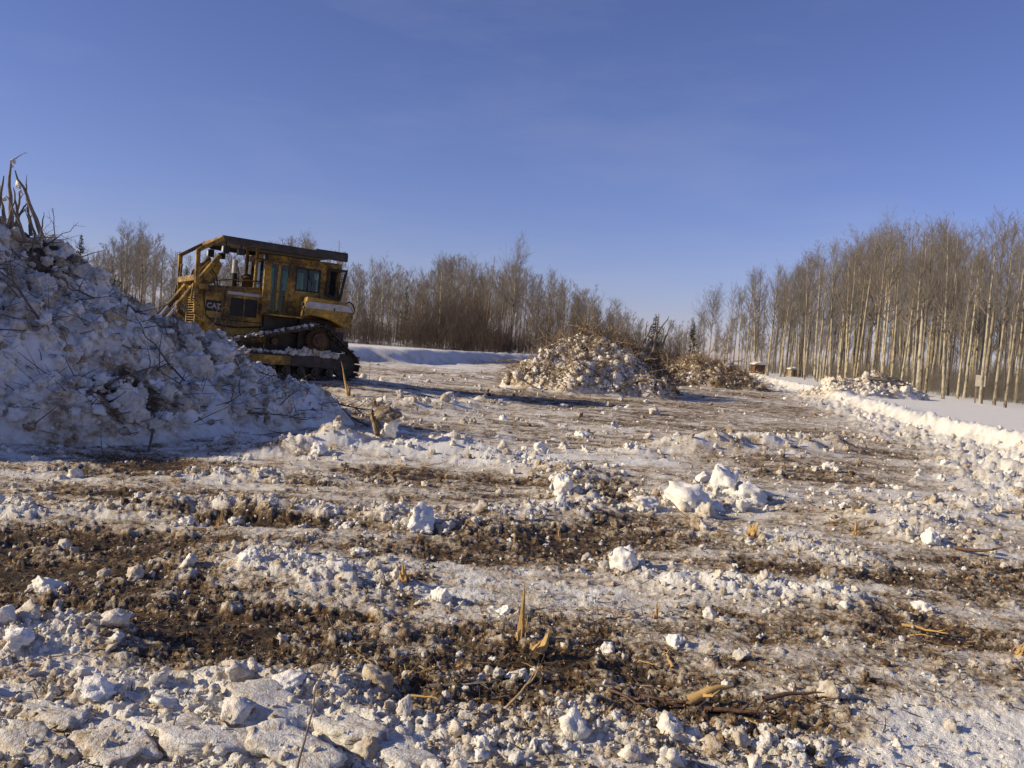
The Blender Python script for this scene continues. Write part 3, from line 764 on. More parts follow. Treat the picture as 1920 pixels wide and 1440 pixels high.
# third pile
ridge = [W(1270, 690, 52, 2.2), W(1310, 664, 53, 3.2), W(1345, 672, 53, 3.0), W(1390, 704, 52, 2.0)]
TP, TPs, TPd = make_pile("dirt_brush_pile", "brown pile of soil, roots and snow right of the middle pile", ridge, (5, 19, 46, 58), .085, .50, (), 1.1, 400)
dress_pile(TP, TPs, TPd, 60, 70, 1500, (.08, .24), (.7, 2.6), 9, 900, CHUNKS_LO, .6, lambda x, y: (y < 54) * 1.0, TANB, M_TAN, .1, 2.6)
for (ax, ay, bx, by) in [(1290, 668, 1312, 652), (1330, 662, 1356, 645), (1310, 655, 1316, 630), (1345, 668, 1372, 672), (1270, 655, 1250, 640), (1360, 690, 1410, 712), (1340, 680, 1400, 705)]:
    a, b = at(ax, ay, 52.5), at(bx, by, 52); o = link("branch", BRANCHES[random.randrange(7)], None, TP); lay(o, a - TP.location, b - a, (b - a).length)
# low pile at the edge of the field
ridge = [W(1560, 722, 46, 2.0), W(1610, 712, 47, 2.2), W(1645, 706, 47.5, 2.0), W(1690, 718, 47.5, 1.6)]
QP, QPs, QPd = make_pile("slash_pile", "low pile of snow and pale logs before the right-hand trees", ridge, (13, 25, 42, 52), .08, .20, (), 1.0, 450)
dress_pile(QP, QPs, QPd, 80, 20, 500, (.08, .28), (.7, 1.5), 12, 900, CHUNKS_LO, .25, lambda x, y: (y < 48.5) * 1.0, TANB, M_TAN, .1, 1.8)
for (ax, ay, bx, by) in [(1600, 718, 1662, 700), (1640, 712, 1710, 714), (1660, 706, 1706, 716), (1650, 720, 1712, 722), (1655, 728, 1712, 728), (1620, 712, 1690, 708)]:
    a, b = at(ax, ay, 46.6), at(bx, by, 46.8); o = link("log", POLES[random.randrange(5)], None, QP); lay(o, a - QP.location, b - a, (b - a).length)
# ------------------------------------------------------------------ bulldozer
def yellow_paint():
    m, n, l, b = mat("faded_yellow_paint")
    tc = n.new("ShaderNodeTexCoord")
    t1 = noise_node(n, l, tc.outputs["Object"], 1.6, 6, 0.65)
    t2 = noise_node(n, l, tc.outputs["Object"], 14, 5, 0.7)
    s = math_node(n, l, 'ADD', math_node(n, l, 'MULTIPLY', t1.outputs["Fac"], .65), math_node(n, l, 'MULTIPLY', t2.outputs["Fac"], .35))
    r = ramp(n, [(0.38, (0.04, 0.028, 0.016)), (0.48, (0.15, 0.09, 0.022)), (0.56, (0.38, 0.23, 0.036)), (0.68, (0.58, 0.37, 0.055))])
    l.new(s, r.inputs[0]); l.new(r.outputs[0], b.inputs["Base Color"])
    rr = ramp(n, [(0.3, (.8, .8, .8)), (0.7, (.42, .42, .42))]); l.new(t2.outputs["Fac"], rr.inputs[0]); l.new(rr.outputs[0], b.inputs["Roughness"])
    b.inputs["Specular IOR Level"].default_value = 0.35
    return m
M_YEL = yellow_paint()
M_STEEL = plain("worn_dark_steel", (0.055, 0.045, 0.036), 0.6, 0.5, 5, bump=.3)
M_BLACK = plain("black_paint", (0.022, 0.020, 0.020), 0.55, 0.3, 6)
M_RUST = plain("rusty_steel", (0.085, 0.05, 0.026), 0.75, 0.5, 6, bump=.3)
M_GREYST = plain("stripe_white", (0.42, 0.40, 0.38), 0.6, 0.3, 6)
M_CHROME = plain("cylinder_rod", (0.45, 0.45, 0.45), 0.25, 0.1, 4, metal=.9)
M_SEAT = plain("seat_vinyl", (0.03, 0.028, 0.026), 0.6, 0.2, 6)
M_LAMP = plain("lamp_lens", (0.55, 0.55, 0.52), 0.2, 0.1, 6)
M_WLET = plain("white_letter", (0.34, 0.33, 0.31), 0.6, 0.1, 6)
def glass_mat():
    m, n, l, b = mat("tinted_cab_glass")
    out = n["Material Output"]
    tr = n.new("ShaderNodeBsdfTransparent"); tr.inputs[0].default_value = (0.55, 0.72, 0.72, 1)
    gl = n.new("ShaderNodeBsdfGlossy"); gl.inputs["Roughness"].default_value = 0.06
    fr = n.new("ShaderNodeFresnel"); fr.inputs[0].default_value = 1.45
    mx = n.new("ShaderNodeMixShader"); l.new(fr.outputs[0], mx.inputs[0]); l.new(tr.outputs[0], mx.inputs[1]); l.new(gl.outputs[0], mx.inputs[2])
    di = n.new("ShaderNodeBsdfDiffuse"); di.inputs[0].default_value = (0.10, 0.13, 0.13, 1)
    mx2 = n.new("ShaderNodeMixShader"); mx2.inputs[0].default_value = 0.05; l.new(mx.outputs[0], mx2.inputs[1]); l.new(di.outputs[0], mx2.inputs[2])
    l.new(mx2.outputs[0], out.inputs[0])
    return m
M_GLASS = glass_mat()
def add_box(bm, c, s, rot=None):
    r = bmesh.ops.create_cube(bm, size=1.0)
    M = Matrix.Translation(c) @ (rot.to_4x4() if rot else Matrix.Identity(4)) @ Matrix.Diagonal((*s, 1))
    bmesh.ops.transform(bm, matrix=M, verts=r["verts"])
def bx(bm, u0, u1, y0, y1, v0, v1):
    add_box(bm, ((u0 + u1) / 2, (y0 + y1) / 2, (v0 + v1) / 2), (u1 - u0, y1 - y0, v1 - v0))
def add_cyl(bm, p0, p1, r, n=20, r2=None):
    p0, p1 = Vector(p0), Vector(p1); d = p1 - p0
    M = Matrix.Translation((p0 + p1) / 2) @ d.to_track_quat('Z', 'Y').to_matrix().to_4x4()
    bmesh.ops.create_cone(bm, cap_ends=True, segments=n, radius1=r, radius2=r if r2 is None else r2, depth=d.length, matrix=M)
def add_prism(bm, poly, y0, y1):
    a = [bm.verts.new((u, y0, v)) for u, v in poly]; b = [bm.verts.new((u, y1, v)) for u, v in poly]
    bm.faces.new(a); bm.faces.new(b[::-1])
    for i in range(len(poly)):
        j = (i + 1) % len(poly); bm.faces.new((a[i], b[i], b[j], a[j]))
    bmesh.ops.recalc_face_normals(bm, faces=bm.faces[:])
def add_path(bm, pts, r, n=8):
    P = np.array([list(p) for p in pts], float)[None]; V, F = tubes(P, np.full((1, len(pts)), r), n)
    vs_ = [bm.verts.new(v) for v in V]
    for f in F: bm.faces.new([vs_[i] for i in f])
    bm.faces.new(vs_[:n][::-1]); bm.faces.new(vs_[-n:])
def beam(bm, p0, p1, wy, h):
    """box-section bar in a plane of constant y"""
    p0, p1 = Vector(p0), Vector(p1); d = p1 - p0
    a = math.atan2(d.z, d.x)
    add_box(bm, (p0 + p1) / 2, (d.length + h * .6, wy, h), Matrix.Rotation(-a, 3, 'Y'))
def part(name, fn, m, parent, bev=0.012, smooth=False):
    bm = bmesh.new(); fn(bm)
    bmesh.ops.recalc_face_normals(bm, faces=bm.faces[:])
    me = bpy.data.meshes.new(name); bm.to_mesh(me); bm.free()
    o = link(name, me, m, parent)
    if bev:
        md = o.modifiers.new("bevel", 'BEVEL'); md.width = bev; md.segments = 2; md.limit_method = 'ANGLE'; md.angle_limit = R(40)
    if smooth:
        me.polygons.foreach_set("use_smooth", np.ones(len(me.polygons), bool)); me.set_sharp_from_angle(angle=R(35))
    return o
DOZ_S, YAW, DPITCH = 1.06, R(31), R(1.7)
dz = empty("bulldozer")
tag(dz, "weathered yellow bulldozer with cab and brush-guard canopy, half behind the snow pile", "bulldozer")
fw = Vector((-math.cos(YAW) * math.cos(DPITCH), -math.sin(YAW) * math.cos(DPITCH), math.sin(DPITCH)))
lf = Vector((math.sin(YAW), -math.cos(YAW), 0))
up = fw.cross(lf)
MR = Matrix((fw, lf, up)).transposed()
org = DOZ_POS - MR @ Vector((0, 1.35, 0)) * DOZ_S
dz.matrix_world = Matrix.Translation(org) @ MR.to_4x4() @ Matrix.Diagonal((DOZ_S * .96, DOZ_S, DOZ_S, 1))
# --- tracks
def arc(c, r, a0, a1, n=14): return [(c[0] + r * math.cos(a), c[1] + r * math.sin(a)) for a in np.linspace(a0, a1, n)]
RI, SP, FI = ((.13, .42), .36), ((.95, 1.06), .36), ((3.52, .42), .37)
def tangent(c0, r0, c1, r1):
    """outer tangent angle, loop run clockwise seen from +Y with u to the right"""
    d = math.atan2(c1[1] - c0[1], c1[0] - c0[0]); L = math.hypot(c1[0] - c0[0], c1[1] - c0[1])
    return d + math.acos((r0 - r1) / L)
aRS = tangent(RI[0], RI[1], SP[0], SP[1]); aSF = tangent(SP[0], SP[1], FI[0], FI[1]); aFR = tangent(FI[0], FI[1], RI[0], RI[1])
while aSF > aRS: aSF -= 2 * math.pi
while aFR > aSF: aFR -= 2 * math.pi
loop = arc(RI[0], RI[1], aFR + 2 * math.pi if aFR + 2 * math.pi > aRS else aFR + 4 * math.pi, aRS) + arc(SP[0], SP[1], aRS, aSF) + arc(FI[0], FI[1], aSF, aFR)
loop = np.array(loop + [loop[0]])
seg = np.hypot(*np.diff(loop, axis=0).T); cum = np.concatenate([[0], np.cumsum(seg)])
NSH = 44
def shoe_mesh():
    bm = bmesh.new()
    add_box(bm, (0, 0, .035), (cum[-1] / NSH * .93, .60, .025)); add_box(bm, (.06, 0, .075), (.03, .60, .06))
    add_box(bm, (0, .09, -.01), (cum[-1] / NSH * .8, .05, .07)); add_box(bm, (0, -.09, -.01), (cum[-1] / NSH * .8, .05, .07))
    me = bpy.data.meshes.new("track_shoe"); bm.to_mesh(me); bm.free(); me.materials.append(M_STEEL); return me
SHOE = shoe_mesh()
def circle_on(s):
    i = np.searchsorted(cum, s % cum[-1]) - 1; i = max(0, min(i, len(seg) - 1)); f = (s % cum[-1] - cum[i]) / max(seg[i], 1e-6)
    p = loop[i] + f * (loop[i + 1] - loop[i]); d = (loop[i + 1] - loop[i]) / max(seg[i], 1e-6)
    return p, d
for side in (1, -1):
    yc = side * 1.05
    def frame(bm):
        add_prism(bm, [(.15, .30), (3.45, .30), (3.60, .48), (3.4, .66), (.45, .62), (.1, .5)], yc - .17 if side > 0 else yc - .17, yc + .17)
        bx(bm, .5, 3.2, yc + side * .17 - .01, yc + side * .17 + .035, .32, .60)
    tr = part("track", frame, M_STEEL, dz)
    for k in range(NSH):
        p, d = circle_on((k + .5) * cum[-1] / NSH)
        o = link("track_shoe", SHOE, None, tr, (p[0], yc, p[1]))
        # local z must point outward of the loop
        ang = math.atan2(d[1], d[0]); nx, nz = -d[1], d[0]
        cen = np.array([1.5, .55]); 
        if (p - cen) @ np.array([nx, nz]) < 0: ang += math.pi
        o.rotation_euler = (0, -ang, 0)
    for c, r in ((RI[0], .33), (FI[0], .34)):
        part("idler", lambda bm: (add_cyl(bm, (c[0], yc - .12, c[1]), (c[0], yc + .12, c[1]), r, 32), add_cyl(bm, (c[0], yc - .2, c[1]), (c[0], yc + .2, c[1]), .12, 20)), M_STEEL, tr)
    def spr(bm):
        add_cyl(bm, (SP[0][0], yc - .08, SP[0][1]), (SP[0][0], yc + .08, SP[0][1]), .31, 32)
        for k in range(22):
            a = k * 2 * math.pi / 22; add_box(bm, (SP[0][0] + .32 * math.cos(a), yc, SP[0][1] + .32 * math.sin(a)), (.06, .10, .045), Matrix.Rotation(-a, 3, 'Y'))
    sp_ = part("sprocket", spr, M_RUST, tr)
    def hub(bm):
        s = side
        add_cyl(bm, (SP[0][0], yc + s * .06, SP[0][1]), (SP[0][0], yc + s * .24, SP[0][1]), .22, 28, .20)
        add_cyl(bm, (SP[0][0], yc + s * .24, SP[0][1]), (SP[0][0], yc + s * .28, SP[0][1]), .11, 24)
        for k in range(14):
            a = k * 2 * math.pi / 14; q = (SP[0][0] + .255 * math.cos(a), SP[0][1] + .255 * math.sin(a))
            add_cyl(bm, (q[0], yc + s * .07, q[1]), (q[0], yc + s * .11, q[1]), .018, 8)
    part("hub", hub, M_RUST, sp_, .006)
    for k in range(7):
        u = .55 + k * .42
        part("roller", lambda bm: (add_cyl(bm, (u, yc - .16, .20), (u, yc + .16, .20), .12, 20), add_cyl(bm, (u, yc - .22, .20), (u, yc + .22, .20), .05, 12)), M_STEEL, tr, .006)
    part("carrier_roller", lambda bm: add_cyl(bm, (2.2, yc - .15, .93), (2.2, yc + .15, .93), .09, 20), M_RUST, tr, .006)
# --- hull
part("main_frame", lambda bm: (bx(bm, 2.3, 4.0, -.66, .66, .86, 1.30), bx(bm, 3.7, 4.05, -.6, .6, .6, 1.2)), M_YEL, dz)
part("final_drive", lambda bm: (bx(bm, .5, 1.45, -.86, .86, .8, 1.62), bx(bm, .3, 2.4, -.70, .70, 1.2, 1.60), bx(bm, .35, 3.9, -.62, .62, .50, 1.18)), M_STEEL, dz)
def hood(bm): add_prism(bm, [(2.36, 1.20), (4.06, 1.12), (4.06, 2.20), (3.9, 2.235), (2.36, 2.34)], -.56, .56)
hd = part("hood", hood, M_YEL, dz, .02)
for s in (1, -1):
    y0 = s * .56
    dr = part("engine_door", lambda bm: bx(bm, 2.42, 3.47, min(y0, y0 + s * .02), max(y0, y0 + s * .02), 1.42, 2.10), M_YEL, hd, .006)
    part("hinge_strip", lambda bm: bx(bm, 2.45, 3.44, min(y0 + s * .02, y0 + s * .045), max(y0 + s * .02, y0 + s * .045), 2.06, 2.14), M_GREYST, dr, .004)
    for u0, u1 in ((2.97, 3.33), (2.60, 2.94)):
        def grille(bm):
            bx(bm, u0, u1, min(y0 + s * .02, y0 + s * .024), max(y0 + s * .02, y0 + s * .024), 1.50, 1.98)
            for q in range(13):
                v = 1.515 + q * .0375; bx(bm, u0, u1, min(y0 + s * .024, y0 + s * .034), max(y0 + s * .024, y0 + s * .034), v, v + .012)
        part("grille", grille, M_BLACK, dr, 0)
    part("latch", lambda bm: bx(bm, 2.46, 2.56, min(y0 + s * .02, y0 + s * .045), max(y0 + s * .02, y0 + s * .045), 1.62, 1.90), M_RUST, dr, .004)
    pl = part("name_plate", lambda bm: bx(bm, 3.56, 3.98, min(y0, y0 + s * .012), max(y0, y0 + s * .012), 1.56, 1.85), M_BLACK, hd, .004)
    part("side_panel", lambda bm: bx(bm, 3.52, 4.02, min(y0, y0 + s * .008), max(y0, y0 + s * .008), 1.24, 2.14), M_YEL, hd, .004)
    # letters
    fc = bpy.data.curves.new("lettering", 'FONT'); fc.body = "CAT"; fc.size = .19; fc.extrude = .006; fc.align_x = 'CENTER'; fc.align_y = 'CENTER'; fc.offset = .006
    t = bpy.data.objects.new("lettering", fc); COL.objects.link(t)
    bpy.context.view_layer.update()
    tm = bpy.data.meshes.new_from_object(t.evaluated_get(bpy.context.evaluated_depsgraph_get()))
    bpy.data.objects.remove(t)
    t = link("lettering", tm, None, pl); tm.materials.clear(); tm.materials.append(M_WLET)
    t.location = (3.77, y0 + s * .016, 1.70); t.rotation_euler = (R(90), 0, R(180) if s > 0 else 0)
rg = part("radiator_guard", lambda bm: (bx(bm, 4.06, 4.26, -.60, -.50, .95, 2.22), bx(bm, 4.06, 4.26, .50, .60, .95, 2.22), bx(bm, 4.06, 4.26, -.50, .50, 2.06, 2.22), bx(bm, 4.06, 4.26, -.50, .50, .95, 1.12), bx(bm, 4.06, 4.10, -.5, .5, 1.12, 2.06)), M_YEL, dz)
for k in range(14):
    v = 1.15 + k * .066
    part("slat", lambda bm: bx(bm, 4.12, 4.25, -.50, .50, v, v + .022), M_YEL, rg, 0)
# exhaust and pre-cleaner
ex = part("exhaust_stack", lambda bm: (add_cyl(bm, (3.16, 0, 2.22), (3.16, 0, 2.62), .085, 24), add_cyl(bm, (3.16, 0, 2.62), (3.16, 0, 3.0), .068, 24)), M_BLACK, dz, .006, True)
part("heat_shield", lambda bm: add_cyl(bm, (3.16, 0, 2.66), (3.16, 0, 3.02), .075, 24), M_GREYST, ex, .004, True)
pc = part("pre_cleaner", lambda bm: (add_cyl(bm, (2.80, .05, 2.26), (2.80, .05, 2.56), .135, 24), add_cyl(bm, (2.80, .05, 2.30), (2.80, .05, 2.34), .15, 24)), M_RUST, dz, .006, True)
part("cap", lambda bm: (add_cyl(bm, (2.80, .05, 2.56), (2.80, .05, 2.60), .185, 24), add_cyl(bm, (2.80, .05, 2.60), (2.80, .05, 2.68), .18, 24, .06)), M_RUST, pc, .004, True)
# --- cab
CY = .74
cab = empty("cab"); cab.parent = dz
def cab_shell(bm):
    bx(bm, .30, 2.55, -CY, CY, 1.60, 1.72)                       # floor
    bx(bm, .30, 2.60, -CY - .03, CY + .03, 3.08, 3.24)            # head beam
    for s in (1, -1):
        y0, y1 = (CY - .09, CY) if s > 0 else (-CY, -CY + .09)
        bx(bm, 2.42, 2.52, y0, y1, 1.7, 3.1)                      # front post
        bx(bm, 1.62, 1.80, y0, y1, 1.7, 3.1)                      # middle post
        bx(bm, .62, .90, y0, y1, 1.7, 3.1)                        # rear post
        bx(bm, .30, .42, y0, y1, 1.7, 3.1)
        bx(bm, .42, .62, y0, y1, 1.7, 3.1) if False else None
        bx(bm, .90, 1.62, y0, y1, 1.7, 2.36)                      # panel under the rear window
        bx(bm, .90, 1.62, y0, y1, 3.0, 3.1)
        bx(bm, .42, .62, y0, y1, 1.7, 2.3)
    bx(bm, 2.44, 2.50, -CY + .09, CY - .09, 1.7, 2.30)            # dash wall
    bx(bm, .31, .40, -CY + .09, CY - .09, 1.7, 2.25)
part("cab_frame", cab_shell, M_YEL, cab)
for s in (1, -1):
    yo = s * (CY - .045)
    dr = part("door", lambda bm: (add_prism(bm, [(2.42, 1.70), (2.42, 3.08), (2.33, 3.08), (2.28, 1.78)], yo - .03, yo + .03), add_prism(bm, [(2.14, 1.74), (2.06, 1.74), (2.06, 3.06), (2.14, 3.06)], yo - .03, yo + .03),
                                  add_prism(bm, [(1.80, 1.70), (1.96, 1.70), (1.84, 2.5), (1.84, 3.08), (1.80, 3.08)], yo - .03, yo + .03), add_prism(bm, [(1.8, 3.0), (2.42, 3.0), (2.42, 3.08), (1.8, 3.08)], yo - .028, yo + .028),
                                  add_prism(bm, [(1.8, 1.70), (2.42, 1.70), (2.42, 1.78), (1.8, 1.78)], yo - .028, yo + .028)), M_YEL, cab, .006)
    part("pane", lambda bm: bx(bm, 1.83, 2.06, yo - .004, yo + .004, 1.78, 3.0), M_GLASS, dr, 0)
    part("pane", lambda bm: bx(bm, 2.14, 2.40, yo - .004, yo + .004, 1.78, 3.0), M_GLASS, dr, 0)
    part("grab_rail", lambda bm: add_path(bm, [(2.10, yo + s * .03, 2.26), (2.10, yo + s * .09, 2.28), (2.10, yo + s * .09, 2.62), (2.10, yo + s * .03, 2.64)], .018), M_YEL, dr, 0)
    wd = part("side_window", lambda bm: (bx(bm, .90, 1.62, yo - .03, yo + .03, 2.36, 2.40), bx(bm, .90, 1.62, yo - .03, yo + .03, 2.96, 3.0), bx(bm, .90, .94, yo - .03, yo + .03, 2.4, 2.96), bx(bm, 1.58, 1.62, yo - .03, yo + .03, 2.4, 2.96), bx(bm, 1.24, 1.27, yo - .03, yo + .03, 2.4, 2.96)), M_BLACK, cab, .004)
    part("pane", lambda bm: bx(bm, .94, 1.58, yo - .004, yo + .004, 2.40, 2.96), M_GLASS, wd, 0)
part("windshield", lambda bm: bx(bm, 2.468, 2.478, -CY + .09, CY - .09, 2.30, 3.08), M_GLASS, cab, 0)
part("rear_window", lambda bm: bx(bm, .350, .360, -CY + .09, CY - .09, 2.25, 3.08), M_GLASS, cab, 0)
st = part("seat", lambda bm: (bx(bm, .9, 1.4, -.26, .26, 1.95, 2.12), bx(bm, .85, 1.0, -.26, .26, 2.12, 2.75), bx(bm, 1.0, 1.35, -.36, -.28, 2.2, 2.3), bx(bm, 1.0, 1.35, .28, .36, 2.2, 2.3), bx(bm, .95, 1.35, -.2, .2, 1.72, 1.95)), M_SEAT, cab, .03)
for y in (-.32, .30, .38):
    part("lever", lambda bm: (add_path(bm, [(1.75, y, 1.9), (1.68, y, 2.45)], .014), add_cyl(bm, (1.68, y, 2.45), (1.675, y, 2.53), .03, 12)), M_BLACK, cab, 0)
# rear side guards of steel mesh
for s in (1, -1):
    yo = s * (CY + .04)
    gd = part("rear_guard", lambda bm: (add_prism(bm, [(.66, 3.0), (.70, 3.06), (.12, 3.10), (.16, 3.04)], yo - .02, yo + .02), add_prism(bm, [(.12, 3.10), (.18, 3.06), (.33, 2.26), (.27, 2.20)], yo - .02, yo + .02),
                                        add_prism(bm, [(.27, 2.20), (.33, 2.26), (.68, 2.38), (.72, 2.32)], yo - .02, yo + .02), add_prism(bm, [(.66, 3.04), (.72, 3.04), (.74, 2.34), (.68, 2.34)], yo - .022, yo + .022)), M_BLACK, dz, 0)
    def meshy(bm):
        for k in range(12):
            f = (k + .5) / 12; a = Vector((.68, yo, 2.38 + .62 * f)); b = Vector((.29 - .14 * f, yo, 2.25 + .81 * f)); add_path(bm, [a, b], .006, 4)
        for k in range(9):
            f = (k + .5) / 9; a = Vector((.30 + .36 * f, yo + .008, 2.26 + .10 * f)); b = Vector((.18 + .48 * f, yo + .008, 3.06 - .03 * f)); add_path(bm, [a, b], .006, 4)
    part("wire_screen", meshy, M_BLACK, gd, 0)
# --- canopy with limb risers
YR = 1.18
cn = part("canopy_roof", lambda bm: (bx(bm, .34, 3.78, -YR + .1, YR - .1, 3.42, 3.46), bx(bm, .30, 1.25, -YR + .02, YR - .02, 3.46, 3.53)), M_STEEL, dz)
for s in (1, -1):
    y = s * YR
    part("side_rail", lambda bm: (add_prism(bm, [(.32, 3.28), (3.55, 3.32), (3.78, 3.40), (3.84, 3.51), (.32, 3.47)], y - .06, y + .06), ), M_STEEL, cn)
    sw = part("limb_riser", lambda bm: (beam(bm, (3.79, y, 3.45), (4.42, y, 3.04), .10, .10), beam(bm, (4.42, y, 3.04), (4.36, y, 1.50), .10, .11), beam(bm, (4.36, y, 1.50), (3.80, y * .86, 1.12), .11, .12)), M_YEL, cn)
    part("brace", lambda bm: (beam(bm, (4.40, y - s * .10, 2.75), (4.42, y - s * .30, 2.35), .05, .05), beam(bm, (4.46, y, 2.2), (4.50, y, 1.75), .05, .05)), M_YEL, sw, .004)
    part("canopy_post", lambda bm: bx(bm, 2.66, 2.74, y - .05 - s * .66, y + .05 - s * .66, 2.30, 3.40), M_YEL, cn)
    lp = part("work_lamp", lambda bm: (add_box(bm, (3.66, y - s * .28, 3.18), (.16, .24, .20)), add_cyl(bm, (3.66, y - s * .28, 3.28), (3.66, y - s * .28, 3.41), .02, 8)), M_BLACK, cn)
    part("lens", lambda bm: add_cyl(bm, (3.74, y - s * .28, 3.18), (3.75, y - s * .28, 3.18), .085, 18), M_LAMP, lp, 0)
    lp = part("work_lamp", lambda bm: (add_box(bm, (3.30, y - s * .1, 3.16), (.18, .18, .16)), add_cyl(bm, (3.3, y - s * .1, 3.22), (3.3, y - s * .1, 3.40), .02, 8)), M_BLACK, cn)
    lp = part("work_lamp", lambda bm: add_cyl(bm, (2.54, y - s * .14, 3.12), (2.64, y - s * .14, 3.12), .07, 18), M_BLACK, cn)
    part("lens", lambda bm: add_cyl(bm, (2.64, y - s * .14, 3.12), (2.65, y - s * .14, 3.12), .06, 18), M_LAMP, lp, 0)
part("cross_bar", lambda bm: bx(bm, 4.38, 4.47, -YR + .055, YR - .055, 2.28, 2.43), M_YEL, cn)
part("front_bar", lambda bm: bx(bm, 3.76, 3.86, -YR + .055, YR - .055, 3.39, 3.49), M_YEL, cn)
part("mirror_bracket", lambda bm: add_path(bm, [(2.62, .86, 2.46), (2.84, .88, 2.46), (2.88, .88, 2.52), (2.86, .88, 3.02), (2.80, .88, 3.08), (2.62, .86, 3.06)], .016), M_BLACK, dz, 0)
# --- lift cylinders, hoses, blade
for s in (1, -1):
    y = s * .62
    lc = part("lift_cylinder", lambda bm: (add_cyl(bm, (3.78, y, 2.98), (4.72, y, 1.62), .068, 22), add_cyl(bm, (3.74, y, 3.04), (3.80, y, 2.95), .078, 22), add_cyl(bm, (4.66, y, 1.71), (4.74, y, 1.59), .08, 22)), M_YEL, dz, .006, True)
    part("rod", lambda bm: add_cyl(bm, (4.72, y, 1.62), (5.22, y, .90), .036, 16), M_CHROME, lc, 0, True)
    part("yoke", lambda bm: (add_prism(bm, [(4.15, 2.2), (4.3, 2.3), (4.2, 2.62), (4.0, 2.85), (3.75, 2.95), (3.62, 2.8), (3.8, 2.3)], y - s * .12 - .015, y - s * .12 + .015), bx(bm, 4.0, 4.3, y - .10, y + .10, 2.1, 2.24)), M_YEL, dz, .006)
    for q in range(2):
        part("hose", lambda bm: add_path(bm, [(3.70 + .07 * q, y * .8, 2.24), (3.75 + .08 * q, y * .8, 2.5), (3.95 + .1 * q, y * .85, 2.70), (4.05 + .1 * q, y * .9, 2.62)], .022), M_BLACK, dz, 0)
    part("push_arm", lambda bm: beam(bm, (1.9, s * 1.48, .45), (5.1, s * 1.48, .42), .14, .24), M_YEL, dz)
def blade(bm):
    prof = [(5.22, .02), (5.16, .3), (5.15, .6), (5.20, .9), (5.32, 1.15), (5.40, 1.2), (5.28, .9), (5.24, .6), (5.26, .3), (5.36, .0)]
    add_prism(bm, prof, -1.95, 1.95)
part("blade", blade, M_YEL, dz)
# --- rear fuel tank and fenders
for s in (1, -1):
    y0, y1 = (.74, 1.37) if s > 0 else (-1.37, -.74)
    poly = [(1.52, 1.66), (1.30, 1.72), (1.02, 1.70), (.70, 1.64), (.42, 1.52), (.30, 1.46), (.08, 1.50), (.04, 1.93), (.30, 2.16), (1.44, 2.20)]
    tk = part("fuel_tank" if s > 0 else "hydraulic_tank", lambda bm: add_prism(bm, poly, y0, y1), M_YEL, dz, .025)
    ys = y1 + .003 if s > 0 else y0 - .003
    part("stripe", lambda bm: add_prism(bm, [(.07, 1.905), (1.485, 1.905), (1.455, 2.075), (.22, 2.075)], ys - .002, ys + .002), M_GREYST, tk, 0)
    part("vent_slot", lambda bm: bx(bm, .62, .655, ys - .002, ys + .006, 1.90, 1.98), M_BLACK, tk, 0)
    part("decal", lambda bm: (bx(bm, 1.512, 1.518, y0 + .30, y0 + .46, 1.96, 2.06), bx(bm, 1.512, 1.518, y0 + .30, y0 + .42, 1.84, 1.92)), M_BLACK, tk, 0)
    part("handle", lambda bm: add_path(bm, [(.26, s * 1.2, 2.13), (.16, s * 1.2, 2.20), (.04, s * 1.2, 2.14), (-.04, s * 1.2, 1.98), (.0, s * 1.2, 1.86), (.08, s * 1.2, 1.84)], .02), M_BLACK, tk, 0)
    part("fender_deck", lambda bm: bx(bm, 1.5, 2.45, min(s * .72, s * 1.3), max(s * .72, s * 1.3), 1.60, 1.64), M_YEL, dz, .006)
part("ripper_mount", lambda bm: (bx(bm, -.05, .35, -.45, .45, .75, 1.35), bx(bm, -.35, .0, -.12, .12, .85, 1.1)), M_STEEL, dz)
# snow caught on the tracks
rs = np.random.default_rng(3); pts = []; scs = []
for k in range(260):
    f = rs.uniform(0, 1); a = np.array([1.0, 1.50]); b = np.array([3.7, .80]); p = a + (b - a) * f
    s_ = rs.choice([1, 1, 1, -1]); pts.append((p[0], s_ * rs.uniform(.80, 1.34), p[1] + .0)); scs.append(rs.uniform(.012, .055))
for k in range(160):
    f = rs.uniform(0, 1); a = np.array([3.3, .66]); b = np.array([.4, .63]); p = a + (b - a) * f
    pts.append((p[0], rs.uniform(1.0, 1.24), p[1])); scs.append(rs.uniform(.015, .05))
for k in range(120):
    f = rs.uniform(0, 1); p = np.array([.35, .62]) + np.array([1.4, .0]) * f
    pts.append((p[0], rs.uniform(.95, 1.2), p[1] + rs.uniform(0, .16) * (1 - abs(f - .5)))); scs.append(rs.uniform(.03, .09))
pts = np.array(pts); scs = np.array(scs)
scatter("caught_snow", pts, scs[:, None] * rs.uniform(.7, 1.4, (len(pts), 3)) * np.array([1.2, 1, .7]), rs.uniform(0, 6.28, (len(pts), 3)), rs.uniform(0, .35, len(pts)), M_CLOD, None, parent=dz)

